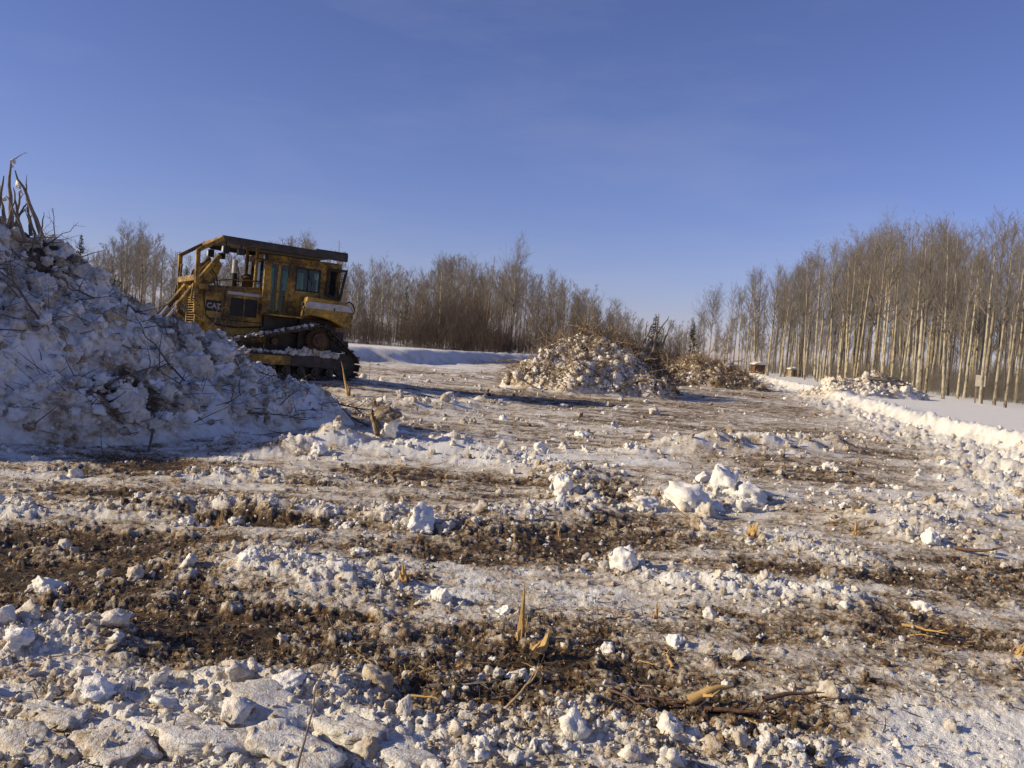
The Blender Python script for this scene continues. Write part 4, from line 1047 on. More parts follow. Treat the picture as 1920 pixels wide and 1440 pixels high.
# smaller fittings
for s in (1, -1):
    y0 = s * .56
    part("handrail", lambda bm: add_path(bm, [(2.55, s * .50, 2.33), (2.55, s * .50, 2.47), (2.62, s * .50, 2.50), (3.60, s * .50, 2.43), (3.66, s * .50, 2.40), (3.66, s * .50, 2.25)], .014), M_YEL, hd, 0)
    for u in (3.50, 2.40):
        part("seam", lambda bm: bx(bm, u, u + .018, min(y0, y0 + s * .010), max(y0, y0 + s * .010), 1.22, 2.16), M_BLACK, hd, 0)
    part("seam", lambda bm: bx(bm, 2.40, 4.02, min(y0, y0 + s * .010), max(y0, y0 + s * .010), 1.36, 1.385), M_BLACK, hd, 0)
    part("door_handle", lambda bm: add_path(bm, [(1.90, s * (CY - .01), 2.02), (1.90, s * (CY + .03), 2.03), (1.90, s * (CY + .03), 2.15), (1.90, s * (CY - .01), 2.16)], .012), M_BLACK, cab, 0)
    part("hydraulic_line", lambda bm: add_path(bm, [(2.45, s * .68, 1.28), (3.1, s * .69, 1.20), (3.7, s * .70, 1.22), (4.0, s * .72, 1.45), (4.1, s * .72, 2.0), (4.05, s * .68, 2.2)], .020), M_BLACK, dz, 0)
    for k in range(6):
        part("bolt", lambda bm: add_cyl(bm, (4.16, s * .60, 1.05 + k * .21), (4.16, s * .615, 1.05 + k * .21), .022, 8), M_RUST, rg, 0)
    part("wiper", lambda bm: add_path(bm, [(1.30, s * (CY - .01), 2.95), (1.12, s * (CY + .0), 2.55)], .008), M_BLACK, cab, 0)
# ------------------------------------------------------------------ trees
def kids(P, Rr, per, rs, lenf, spread, upw, k=4, tmin=.15, rfac=.5, taper=.75, wob=.04):
    """side shoots: for n parents (n,m,3) returns (n*per,k,3)"""
    n, m, _ = P.shape
    par = np.repeat(np.arange(n), per)
    t = rs.uniform(tmin, .98, n * per)
    f = t * (m - 1); i = np.minimum(f.astype(int), m - 2); w = (f - i)[:, None]
    base = P[par, i] * (1 - w) + P[par, i + 1] * w
    rad = Rr[par, i] * (1 - w[:, 0]) + Rr[par, i + 1] * w[:, 0]
    d = P[par, i + 1] - P[par, i]; d /= np.linalg.norm(d, axis=1, keepdims=True) + 1e-9
    L = np.linalg.norm(P[par, -1] - P[par, 0], axis=1) * lenf * rs.uniform(.5, 1.2, n * per) * (1.15 - .65 * t)
    q = rs.normal(size=(n * per, 3)); q -= (q * d).sum(1, keepdims=True) * d; q /= np.linalg.norm(q, axis=1, keepdims=True) + 1e-9
    a = rs.uniform(spread[0], spread[1], n * per)[:, None]
    v = d * np.cos(a) + q * np.sin(a)
    u = np.linspace(0, 1, k)
    C = base[:, None] + u[None, :, None] * (v * L[:, None])[:, None] + (u ** 2)[None, :, None] * (np.array([0, 0, 1.0]) * L[:, None] * upw)[:, None]
    C = C + np.cumsum(rs.normal(0, wob, (n * per, k, 3)), 1) * u[None, :, None] * L[:, None, None]
    r2 = np.maximum(rad * rfac, .003)[:, None] * (1 - taper * u)[None]
    return C, r2
def bare_tree(seed, H=10.0, r0=.095, first=.38, n1=34, blen=.17, lean=.02, forks=0, up_=.55, n2=6, n3=5, spread1=(.55, 1.0), twig=.0036):
    rs = np.random.default_rng(seed)
    k = 14
    t = np.linspace(0, 1, k)
    sx = np.cumsum(rs.normal(0, .02, k)) * H * .10 * t + lean * H * t; sy = np.cumsum(rs.normal(0, .02, k)) * H * .10 * t
    T = np.stack([sx, sy, t * H], -1)[None]
    TR = (r0 * (1 - .86 * t ** 1.15))[None]; TR[0, 0] *= 1.25
    trunk = [tubes(T, TR, 9)]
    stems, srad = T, TR
    if forks:
        C, r = kids(T, TR, forks, rs, .45, (.22, .5), .10, 8, .45, .75, .85, .02)
        trunk.append(tubes(C, r, 6)); 
    # primary limbs
    tt_ = first + (1 - first) * rs.uniform(0, 1, n1) ** .8
    f = tt_ * (k - 1); i = np.minimum(f.astype(int), k - 2); w = (f - i)[:, None]
    base = T[0, i] * (1 - w) + T[0, i + 1] * w
    rad = TR[0, i] * (1 - w[:, 0]) + TR[0, i + 1] * w[:, 0]
    az = rs.uniform(0, 2 * np.pi, n1); el = np.pi / 2 - rs.uniform(*spread1, n1)
    L = H * blen * (1.25 - .85 * ((tt_ - first) / (1 - first))) * rs.uniform(.55, 1.2, n1)
    d = np.stack([np.cos(az) * np.cos(el), np.sin(az) * np.cos(el), np.sin(el)], -1)
    u = np.linspace(0, 1, 6)
    B = base[:, None] + u[None, :, None] * (d * L[:, None])[:, None] + (u ** 2)[None, :, None] * (np.array([0, 0, 1.0]) * L[:, None] * up_)[:, None]
    B = B + np.cumsum(rs.normal(0, .035, (n1, 6, 3)), 1) * u[None, :, None] * L[:, None, None]
    BR = (np.minimum(rad * .55, L * .016 + .006))[:, None] * (1 - .75 * u)[None]
    parts = [tubes(B, BR, 4)]
    src = [(B, BR)]
    if forks:
        src.append((C, r))
    for (Bp, Rp) in src:
        S, SR = kids(Bp, Rp, n2 if Bp is B else n2 * 3, rs, .48, (.35, .85), .20, 4, .12, .55)
        SR = np.maximum(SR, twig * 1.2 * np.linspace(1, .5, SR.shape[1]))
        parts.append(tubes(S, SR, 3))
        Q, QR = kids(S, SR, n3, rs, .55, (.3, .8), .10, 3, .1, .6)
        QR = np.maximum(QR, twig * np.linspace(1, .5, QR.shape[1]))
        parts.append(tubes(Q, QR, 3))
    tv, tf = cat_mesh(trunk); cv, cf = cat_mesh(parts)
    a = np_mesh("trunk", tv, tf, True); b = np_mesh("crown", cv, cf, True)
    return a, b, H
def with_mats(tr, bark, twig):
    a, b, H = tr; a.materials.append(bark); b.materials.append(twig); return a, b, H
ASPEN = [with_mats(bare_tree(400 + i, 10, .085 + .012 * (i % 3), .36 + .05 * (i % 4), 30 + 3 * (i % 3), .15 + .015 * (i % 3), .0, 0, .6), M_ASPEN, M_TWIG) for i in range(7)]
FORKED = [with_mats(bare_tree(430 + i, 10, .11, .34, 24, .19, .01, 3, .5), M_ASPEN, M_TWIG) for i in range(3)]
SLIM = [with_mats(bare_tree(450 + i, 10, .06, .30, 22, .12, .0, 0, .7, 6, 6), M_GREYBARK, M_TWIG) for i in range(4)]
ROUND = [with_mats(bare_tree(470 + i, 10, .10, .42, 34, .27, .02, 2, .45, 8, 7, (.5, 1.1)), M_ASPEN, M_TWIG) for i in range(2)]
def tree(kind, x, y, z, H, lean, label, group=None, name="aspen_tree", cat="tree", rz=None, fat=1.0):
    a, b, h0 = kind
    r = empty(name, (x, y, z), random.uniform(0, 6.28) if rz is None else rz)
    r.rotation_euler = (lean[0], lean[1], r.rotation_euler[2])
    s = H / h0
    r.scale = (s * fat, s * fat, s)
    link("trunk", a, None, r); link("crown", b, None, r)
    tag(r, label, cat, group)
    return r
def tz(x, y):
    return gz(x, y)
def prof(table, px): return float(np.interp(px, [p[0] for p in table], [p[1] for p in table]))
TOPS_R = [(1380, 535), (1440, 495), (1480, 492), (1520, 470), (1545, 450), (1600, 450), (1640, 430), (1680, 403), (1740, 405), (1790, 410), (1850, 415), (1890, 398), (1960, 398), (2150, 390)]
TOPS_L = [(-100, 440), (100, 432), (150, 440), (200, 445), (240, 420), (270, 422), (330, 455), (420, 470), (520, 440), (580, 440), (640, 465), (680, 480), (740, 488), (780, 500), (830, 470), (870, 470), (930, 490), (965, 485), (1010, 505), (1060, 508), (1120, 530), (1170, 562), (1220, 588), (1290, 588), (1340, 560), (1400, 540), (1470, 500)]
def place(kind, px, d, ytop, label, group, name="aspen_tree", H=None, leanj=.03, **kw):
    top = at(px, ytop, d)
    # the foot lies straight below the top
    z = tz(top.x, d)
    Hh = (H or (top.z - z)) * (.84 if kind in FORKED else .96)
    return tree(kind, top.x, d, z - .1, Hh + .1, (random.gauss(0, leanj), random.gauss(.0, leanj)), label, group, name, **kw)
random.seed(21)
# front trunks of the right-hand stand, as they stand in the photo: foot px, depth, top y
FRONT = [(1729, 50, 440), (1860, 47, 420), (1888, 46, 410), (1650, 58, 425), (1672, 60, 405), (1690, 62, 420), (1745, 55, 405), (1790, 52, 415), (1815, 54, 430), (1910, 44, 400), (1620, 66, 432), (1600, 70, 450), (1570, 76, 452),
         (1545, 80, 448), (1520, 88, 468), (1480, 98, 500), (1470, 96, 520), (1448, 100, 492), (1425, 104, 500), (1408, 104, 540), (1470, 106, 505)]
ORD = ["first", "second", "third", "fourth", "fifth", "sixth", "seventh", "eighth", "ninth", "tenth", "eleventh", "twelfth", "thirteenth", "fourteenth", "fifteenth", "sixteenth", "seventeenth", "eighteenth", "nineteenth", "twentieth", "twenty-first"]
FRONT.sort(key=lambda f: -f[0])
for i, (px, d, yt) in enumerate(FRONT):
    k = (FORKED if i % 5 == 3 else ASPEN)[i % (3 if i % 5 == 3 else 7)]
    place(k, px + 8, d, yt + random.uniform(0, 12), f"pale aspen at the front edge of the right-hand stand, {ORD[i]} from the right", "aspens at the front of the right stand", leanj=.02, fat=.9)
pts_ = []
n = 0
while n < 160:
    px = random.uniform(1470, 2120); edge = np.interp(px, [1470, 1530, 1600, 1700, 1800, 1900, 2120], [104, 92, 76, 62, 55, 49, 42])
    d = edge * random.uniform(1.04, 1.75)
    x = (px - 960) / FPX * d
    if any((x - q[0]) ** 2 + (d - q[1]) ** 2 < 1.1 for q in pts_): continue
    pts_.append((x, d)); n += 1
    yt = prof(TOPS_R, px) + abs(random.gauss(0, 30)) + 2
    k = random.choice(ASPEN + ASPEN + FORKED + SLIM)
    if n % 3 == 0: k = random.choice(SLIM); yt += random.uniform(10, 110)
    place(k, px, d, yt, "thin bare aspen inside the dense right-hand stand", "aspens inside the right stand", leanj=.04, fat=random.uniform(.7, 1.3))
# thin group between the right stand and the gap
for i, (px, d, yt) in enumerate(sorted([(1332, 118, 545), (1350, 122, 560), (1372, 116, 530), (1385, 120, 545), (1396, 112, 540), (1412, 118, 520), (1430, 116, 505), (1440, 120, 515), (1455, 110, 495), (1462, 125, 520), (1310, 135, 590), (1290, 150, 600)])):
    place(random.choice(ASPEN + SLIM), px, d, yt, f"slim pale aspen in the loose group by the sheds, {ORD[i]} from the left", "aspens left of the right stand")
place(ROUND[0], 1338, 100, 546, "lone bushy-topped bare tree standing by the gap in the woods", None, name="bare_tree", leanj=.0)
# wood behind the clearing, left and centre
for i in range(120):
    px = random.uniform(60, 1290)
    d = random.uniform(118, 165) if px < 1150 else random.uniform(150, 210)
    yt = prof(TOPS_L, px) + abs(random.gauss(0, 22)) + 6
    k = random.choice(ASPEN + SLIM + SLIM + FORKED)
    place(k, px, d, yt, "bare tree in the grey-brown wood behind the clearing", "trees in the wood behind the clearing", name="bare_tree", fat=1.15)
place(ROUND[1], 968, 112, 470, "tall round-crowned bare tree with a white trunk in the centre wood", None, name="bare_tree", leanj=.01)
for px, d, yt, lab in [(272, 108, 418, "tall wispy bare tree rising above the wood left of the bulldozer"), (238, 112, 420, "thin bare tree left of the tallest one above the left wood"), (575, 110, 436, "thin bare treetop showing above the bulldozer's canopy"), (700, 105, 486, "bare tree with pale trunk just right of the bulldozer"), (722, 108, 480, "second pale-trunked bare tree right of the bulldozer"), (1035, 108, 505, "pale straight bare tree right of the round-crowned one"), (835, 110, 470, "bare tree with spreading grey top left of the dead snag")]:
    place(random.choice(ASPEN), px, d, yt, lab, None, name="bare_tree", leanj=.015)
# dead leaning snag
def snag():
    rs = np.random.default_rng(9); t = np.linspace(0, 1, 10)
    T = np.stack([.06 * 10 * t + rs.normal(0, .04, 10) * t, rs.normal(0, .04, 10) * t, 10 * t], -1)[None]
    V1, F1 = tubes(T, (.13 * (1 - .88 * t))[None], 8)
    C, r = kids(T, (.06 * (1 - .8 * t))[None], 46, rs, .075, (1.0, 1.6), -.3, 4, .3, .3, .7, .06)
    V2, F2 = tubes(C, np.maximum(r, .008), 3)
    a = np_mesh("trunk", V1, F1, True); b = np_mesh("crown", V2, F2, True); a.materials.append(M_GREYBARK); b.materials.append(M_GREYBARK)
    return a, b, 10
place(snag(), 918, 108, 470, "dark dead snag leaning right above the centre wood", None, name="dead_tree", leanj=0, rz=0)
place(snag(), 630, 92, 440, "sparse dead spruce top showing above the bulldozer's cab", None, name="dead_tree", leanj=0, rz=1)
# spruces
def spruce_mesh(seed, H=6.0, rad=1.25):
    rs = np.random.default_rng(seed)
    t = np.linspace(0, 1, 8); T = np.stack([t * 0, t * 0, t * H], -1)[None]
    V1, F1 = tubes(T, (.09 * (1 - .92 * t))[None], 7)
    nb = 260
    hh = .10 + .88 * rs.uniform(0, 1, nb) ** .85
    az = rs.uniform(0, 6.28, nb); L = rad * (1 - hh) ** .85 * rs.uniform(.45, 1.15, nb) + .03
    u = np.linspace(0, 1, 5)
    d = np.stack([np.cos(az), np.sin(az), np.full(nb, -.12)], -1)
    B = np.stack([np.zeros(nb), np.zeros(nb), hh * H], -1)[:, None] + u[None, :, None] * (d * L[:, None])[:, None]
    B[:, :, 2] += -.25 * L[:, None] * np.sin(u * np.pi)[None] * .6 + .12 * L[:, None] * (u ** 3)[None]
    V2, F2 = tubes(B, .012 * np.ones((nb, 1)) * (1 - .7 * u)[None], 3)
    # needle sprays: thin blades along each branch
    per = 24
    par = np.repeat(np.arange(nb), per); s = rs.uniform(.12, 1, nb * per); f = s * 4; i = np.minimum(f.astype(int), 3); w = (f - i)[:, None]
    base = B[par, i] * (1 - w) + B[par, i + 1] * w
    fwd = B[par, i + 1] - B[par, i]; fwd /= np.linalg.norm(fwd, axis=1, keepdims=True)
    sd = rs.normal(size=(nb * per, 3)) * np.array([1, 1, .45]); v = fwd * .7 + sd * .6; v /= np.linalg.norm(v, axis=1, keepdims=True)
    ln = (rs.uniform(.12, .30, nb * per) * (1.12 - hh[par]))[:, None]
    side = np.cross(v, rs.normal(size=(nb * per, 3))); side /= np.linalg.norm(side, axis=1, keepdims=True)
    tip = base + v * ln; mid = base + v * ln * .5
    Vn = np.stack([base, mid + side * .028, tip, mid - side * .028], 1).reshape(-1, 3)
    Fn = np.arange(len(Vn)).reshape(-1, 4)
    V, F = cat_mesh([(V2, F2), (Vn, Fn)])
    a = np_mesh("trunk", V1, F1, True); b = np_mesh("crown", V, F, False); a.materials.append(M_GREYBARK); b.materials.append(M_SPRUCE)
    return a, b, H
SPR = [spruce_mesh(600 + i, 6, 1.7 + .25 * i) for i in range(3)]
for i, (px, d, yt, lab) in enumerate([(1231, 62, 582, "dark green spruce right behind the middle pile's brush"), (1301, 96, 596, "small dark spruce standing between brown pile and gap"), (155, 130, 430, "small spruce on the skyline left of the bulldozer"),
                                      (764, 150, 528, "narrow dark spruce in the wood right of the bulldozer"), (350, 70, 490, "spruce seen through the bulldozer's brush guard"), (449, 110, 494, "spruce tip seen behind the bulldozer's exhaust stack"), (3000, 92, 440, "x")]):
    if px > 2500: continue
    place(SPR[i % 3], px, d, yt, lab, None, name="spruce_tree", leanj=.01, fat=.6 if i in (2, 3, 4, 5) else (1.0 if i in (0,) else .8))
# ------------------------------------------------------------------ undergrowth and the wood beyond
def shrub(seed, material, stems=34):
    rs = np.random.default_rng(seed); n = stems
    x = rs.normal(0, .9, n); y = rs.normal(0, .9, n); h = rs.uniform(1.6, 5.2, n)
    d = rs.normal(0, .22, (n, 3)); d[:, 2] = 1
    u = np.linspace(0, 1, 4)
    P = np.stack([x, y, x * 0], -1)[:, None] + u[None, :, None] * (d * h[:, None])[:, None] + (u ** 2)[None, :, None] * rs.normal(0, .35, (n, 1, 3)) * np.array([1, 1, .2])
    rr = np.maximum(.0013 * h + .006, .008)[:, None] * (1 - .7 * u)[None]
    C, r2 = kids(P, rr, 8, rs, .32, (.3, .8), .12, 3, .25, .6)
    Q, r3 = kids(C, np.maximum(r2, .005), 3, rs, .5, (.3, .8), .12, 2, .2, .8)
    V, F = cat_mesh([tubes(P, rr, 3), tubes(C, np.maximum(r2, .0055), 3), tubes(Q, np.maximum(r3, .0045), 3)])
    me = np_mesh("shrub", V, F, True); me.materials.append(material); return me
def thicket(name, label, spots, protos, hs, seed):
    rs = np.random.default_rng(seed); sp = np.array(spots); n = len(sp)
    z = np.array([gz(a, b) for a, b, c in spots])
    s = sp[:, 2] * rs.uniform(.35, 1.0, n) ** 1.0 * rs.uniform(.8, 1.4, n) * hs
    scatter_meshes(name, protos, np.stack([sp[:, 0], sp[:, 1], z - .05], -1), np.stack([s ** .5, s ** .5, s], -1), np.stack([s * 0, s * 0, rs.uniform(0, 6.28, n)], -1), label)
spots = []
rs = np.random.default_rng(31)
for i in range(330):
    px = rs.uniform(40, 1270); d = rs.uniform(100, 125) if px < 1100 else rs.uniform(110, 150)
    c = 1.35 if 780 < px < 900 or 1000 < px < 1190 else 1.0
    spots.append(((px - 960) / FPX * d, d, c))
thicket("brush_thicket", "dense red-brown brush along the foot of the wood", spots, [shrub(900 + i, M_TWIG_RED) for i in range(5)], 1.0, 32)
spots = []
for i in range(460):
    px = rs.uniform(1480, 2080); e = np.interp(px, [1470, 1530, 1600, 1700, 1800, 1900, 2120], [104, 92, 76, 62, 55, 49, 42]); d = e * rs.uniform(1.05, 1.9)
    spots.append(((px - 960) / FPX * d, d, 1.0))
for i in range(50):
    px = rs.uniform(1260, 1480); d = rs.uniform(118, 150); spots.append(((px - 960) / FPX * d, d, .8))
thicket("undergrowth", "low leafless undergrowth between the right-hand aspens", spots, [shrub(920 + i, M_TWIG, 24) for i in range(4)], .5, 33)
def far_wood(name, label, n, pxr, dr, kinds, tops, jit, seed):
    """trees too deep in the wood to tell apart, one mass"""
    rs = np.random.default_rng(seed); P = []; S = []
    for i in range(n):
        px = rs.uniform(*pxr); d = rs.uniform(*dr)
        top = at(px, prof(tops, px) + abs(rs.normal(0, jit)) + 6, d); z = tz(top.x, d) - .1
        P.append((top.x, d, z)); S.append((top.z - z) / 10)
    S = np.array(S)
    scatter_meshes(name, kinds, np.array(P), np.stack([S, S, S], -1), np.stack([S * 0, S * 0, rs.uniform(0, 6.28, n)], -1), label)
def lite(seed, n1=26, n2=6, n3=5):
    rs = np.random.default_rng(seed); k = 6; t = np.linspace(0, 1, k)
    T = np.stack([np.cumsum(rs.normal(0, .05, k)) * t, np.cumsum(rs.normal(0, .05, k)) * t, t * 10], -1)[None]
    TR = (.085 * (1 - .85 * t))[None]
    B, BR = kids(T, TR, n1, rs, .16, (.5, 1.0), .5, 3, .3, .4)
    S, SR = kids(B, np.maximum(BR, .012), n2, rs, .55, (.3, .9), .2, 3, .1, .6)
    Q, QR = kids(S, np.maximum(SR, .009), n3, rs, .6, (.3, .9), .1, 2, .1, .8)
    V, F = cat_mesh([tubes(T, TR, 5), tubes(B, np.maximum(BR, .012), 3), tubes(S, np.maximum(SR, .009), 3), tubes(Q, np.maximum(QR, .008), 3)])
    me = np_mesh("deep_tree", V, F, True); me.materials.append(M_TWIG); return me
LITE = [lite(700 + i) for i in range(5)]
far_wood("distant_wood", "hazy mass of bare trees deep behind the clearing", 300, (-60, 1330), (165, 240), LITE, [(p, y + 8) for p, y in TOPS_L], 26, 41)
far_wood("deep_wood", "mass of bare trees deep behind the right-hand aspens", 170, (1330, 2120), (125, 230), LITE, [(1330, 600), (1400, 585), (1480, 570), (1600, 560), (1750, 545), (1900, 540), (2120, 540)], 34, 42)
# ------------------------------------------------------------------ small built things
M_SHED = plain("red_brown_boards", (0.14, 0.07, 0.04), .8, .35, 6, stretch=(6, 6, .6))
M_TANW = plain("tan_boards", (0.30, 0.22, 0.12), .8, .3, 6, stretch=(6, 6, .6))
M_ROOF = plain("grey_roofing", (0.16, 0.15, 0.14), .8, .2, 5)
M_PALE = plain("pale_board", (0.50, 0.45, 0.36), .7, .15, 3)
M_SNOWCAP = M_BLOCK
def shed(px, py, d, w, h, wall, label):
    p = at(px, py, d); z = tz(p.x, d) - .05
    r = empty("shed", (p.x, d, z), R(12)); tag(r, label, "shed")
    part("wall", lambda bm: bx(bm, -w / 2, w / 2, -w * .4, w * .4, 0, h), wall, r)
    part("door", lambda bm: bx(bm, -w * .14, w * .14, -w * .4 - .03, -w * .4 - .002, .05, h * .85), M_BRANCH, r)
    rf = part("roof", lambda bm: add_prism(bm, [(-w * .62, h * .98), (w * .62, h * .98), (w * .62, h * 1.03), (0, h * 1.30), (-w * .62, h * 1.03)], -w * .52, w * .52), M_ROOF, r)
    part("snow_cap", lambda bm: add_prism(bm, [(-w * .63, h * 1.035), (w * .63, h * 1.035), (w * .60, h * 1.16), (0, h * 1.42), (-w * .60, h * 1.16)], -w * .53, w * .53), M_SNOWCAP, rf, .06)
shed(1420, 700, 104, 1.3, 1.0, M_SHED, "small red-brown shed with snowy roof among the birches")
shed(1486, 702, 106, 1.1, .85, M_TANW, "small tan shed with snowy roof right of the red-brown one")
sb = at(1835, 752, 47); sz = tz(sb.x, 47)
sg = empty("sign_board", (sb.x, 47, sz - .05), R(-20)); tag(sg, "blank pale board on two wooden posts before the right trees", "sign")
part("board", lambda bm: bx(bm, -.24, .24, -.012, .012, .95, 1.55), M_PALE, sg, .004)
for x in (-.17, .17): part("post", lambda bm: bx(bm, x - .035, x + .035, .014, .08, 0, 1.50), M_POLE, sg, .004)
part("brace", lambda bm: beam(bm, (-.15, .05, .9), (.15, .05, .3), .03, .04), M_POLE, sg, .002)
# ------------------------------------------------------------------ snow blocks that stand out on the ground
def block(px, py, wpx, hpx, label, me=None, rz=None, group=None, name="snow_block"):
    p = put(px, py)
    s = wpx * p.y / FPX / 2; h = hpx * p.y / FPX / 2
    o = link(name, me or BLOCKS[random.randrange(6)], None)
    z = gz(p.x, p.y)
    o.location = (p.x, p.y + s * .3, z + h * .42); o.rotation_euler = (random.uniform(-.3, .3), random.uniform(-.3, .3), random.uniform(0, 6.28) if rz is None else rz)
    o.scale = (s * 1.15, s * 1.05, h * 1.15)
    tag(o, label, "snow block", group)
    return o
random.seed(5)
for px, py, w, h, lab, k in [
    (787, 985, 72, 56, "lone clean white snow block lying in mid foreground", 0), (1290, 958, 95, 70, "largest white snow block of the cluster right of centre", 1), (1358, 925, 75, 92, "tallest white snow block at the back of the cluster right of centre", 2),
    (1212, 955, 52, 42, "small white snow block at the left end of the right-centre cluster", 3), (1318, 905, 34, 34, "white snow lump at the top of the right-centre cluster", 4), (1345, 955, 38, 26, "low white snow lump at the foot of the right-centre cluster", 5), (1410, 935, 70, 50, "bluish shaded snow block at the right end of the cluster", 1),
    (828, 1130, 50, 48, "round dusty snow lump left of the split stump", 2), (945, 1150, 28, 22, "small white snow lump beside the split stump", 3), (180, 1318, 85, 62, "rounded snow lump above the track prints, front left", 4), (318, 1330, 70, 36, "low snow lump above the track prints", 5),
    (525, 1300, 90, 42, "long flat snow lump at the edge of the track prints", 0), (1172, 1070, 60, 62, "white two-tiered snow block right of the split stump", 1), (1058, 925, 42, 70, "upright dirty snow lump on the clod ridge at centre", 3), (1160, 1045, 30, 22, "small snow lump topping the two-tiered block", 2),
    (466, 1050, 34, 28, "small square snow lump left of the dark soil patch", 0), (565, 1052, 24, 20, "little round snow lump right of the square one", 2), (675, 1040, 30, 20, "bright small snow lump left of the sapling stubs", 3), (1728, 1145, 44, 28, "smooth white egg-shaped snow lump on the right", 4),
    (1270, 1210, 32, 44, "upright white snow lump right of the torn bark", 5), (1140, 1225, 30, 30, "pointed white snow chip in the torn soil", 1), (1488, 1412, 56, 40, "white snow lump at the bottom right", 2), (1750, 1010, 36, 44, "pale upright snow lump on the right flat", 3), (960, 1275, 52, 20, "flat white snow chip on dark torn soil", 5),
    (1580, 1310, 40, 24, "small snow lump left of the clean corner", 0), (598, 850, 34, 34, "round lump at the right end of the left clod ridge", 1), (900, 1410, 34, 34, "small snow lump at the bottom centre", 4), (1555, 880, 36, 22, "white lump on the far right windrow", 2), (85, 1110, 56, 46, "dirty snow lump in the dark soil at left", 3), (30, 1210, 60, 46, "snow block at the left picture edge", 1),
    (440, 965, 30, 22, "snow lump on the thin ridge left of centre", 4), (650, 970, 34, 22, "snow lump on the thin ridge left of the lone block", 5), (1015, 850, 34, 26, "snow lump on the clod ridge right of the dark stump", 0), (1090, 820, 26, 22, "small bright lump above the clod ridge", 3), (350, 955, 40, 26, "wide low lump on the thin left ridge", 2)]:
    block(px, py, w, h, lab, BLOCKS[k])
# pressed slabs of snow in the track prints, front left
def slab_mesh(seed):
    rs = np.random.default_rng(seed); n0 = ICO4[0]
    V = n0 / (np.abs(n0) ** 9).sum(1, keepdims=True) ** (1 / 9)
    V = V * np.array([1, .60, .34])
    V[:, 0] += .30 * noise3(V[:, [1, 1, 2]] * 2.6 + seed, seed) + .12 * noise3(V[:, [1, 1, 2]] * 7 + seed, seed + 8); V[:, 1] += .20 * noise3(V[:, [0, 0, 2]] * 2.2 + seed, seed + 1) + .10 * noise3(V[:, [0, 0, 2]] * 6 + seed, seed + 9)
    V[:, 2] += .14 * V[:, 0] * noise3(V[:, [0, 1, 1]] * .8 + seed, seed + 5)
    V = V + n0 * (.06 * noise3(V * 3 + seed, seed + 2) + .055 * noise3(V * 8 + seed, seed + 3) + .03 * noise3(V * 15, seed + 4))[:, None]
    me = np_mesh("pressed_snow_block", V, ICO4[1], True); me.materials.append(M_SLAB); return me
M_SLAB = snow_mat("pressed_snow", attr=None, fine=26, amp=.85, bias=.15, bump=1.0)
SLABS = [slab_mesh(71 + i) for i in range(10)]
ang = math.atan2(TRK_D.y, TRK_D.x)
for i, (px, py, w, lab) in enumerate([(215, 1400, 150, "big pressed snow slab at bottom left with a rough top"), (385, 1392, 170, "long pressed snow slab right of the bottom-left one"), (330, 1345, 110, "short pressed slab behind the two bottom slabs"), (505, 1345, 150, "pressed slab left of the tall bent stem"), (545, 1415, 160, "pressed slab at the bottom edge by the bent stem"),
                                      (650, 1375, 130, "pressed slab right of the tall bent stem"), (60, 1400, 130, "pressed slab in the bottom left corner"), (100, 1345, 100, "small pressed slab above the corner one"), (590, 1305, 100, "pressed slab at the back edge of the track prints"), (740, 1410, 130, "flat pressed slab at bottom centre")]):
    p = put(px, py); s = w * p.y / FPX / 2
    o = link("pressed_snow_block", SLABS[i], None, None, (p.x, p.y, gz(p.x, p.y) + s * .02), (random.uniform(-.12, .12), random.uniform(-.1, .14), ang + random.uniform(-.3, .3)), (s * random.uniform(1.05, 1.35), s * random.uniform(.9, 1.15), s * .72))
    tag(o, lab, "snow slab", "pressed slabs in the track prints")
sl = [o for o in COL.objects if o.name.startswith("pressed_snow_block")]
rb = np.random.default_rng(29); pts = []; sc = []
for o in sl:
    s_ = o.scale[0]
    for q in range(60):
        a, b = rb.uniform(-1.25, 1.25) * s_, rb.uniform(-.85, .85) * s_
        x = o.location.x + a * math.cos(ang) - b * math.sin(ang); y = o.location.y + a * math.sin(ang) + b * math.cos(ang)
        top = .24 * o.scale[2] * 1.0 if abs(a) < .8 * s_ and abs(b) < .5 * s_ else 0
        k = s_ * (.025 + .09 * rb.uniform() ** 3); pts.append((x, y, max(gz(x, y), o.location.z + top if top else -1) + k * .2)); sc.append(k)
sc = np.array(sc)
scatter("slab_crumbs", np.array(pts), sc[:, None] * rb.uniform(.6, 1.4, (len(sc), 3)), rb.uniform(0, 6.28, (len(sc), 3)), rb.uniform(0, .4, len(sc)), M_CLOD, "snow crumbs lying on and between the pressed slabs at bottom left")
# soil-capped block by the left pile
p = put(722, 835); z = gz(p.x, p.y)
r = empty("earth_clod", (p.x, p.y, z)); tag(r, "upright snow block capped with dark soil right of the big pile", "clod")
M_SOIL = snow_mat("soil_cap", attr=None, fine=22, amp=.55, bias=.52, bump=.8)
w = 62 * p.y / FPX
o = link("snow_body", BLOCKS[2], None, r, (.05, .05, w * .42), (.1, .3, .4), (w * .40, w * .36, w * .55))
cap = chunk_mesh("soil_cap", 91, M_SOIL, ICO4, 6, .22, .6)
link("soil_cap", cap, None, r, (.0, .08, w * .84), (.1, -.15, 1.2), (w * .48, w * .42, w * .34))
link("soil_cap", cap, None, r, (-w * .35, .1, w * .42), (.1, 1.3, .2), (w * .42, w * .3, w * .22))
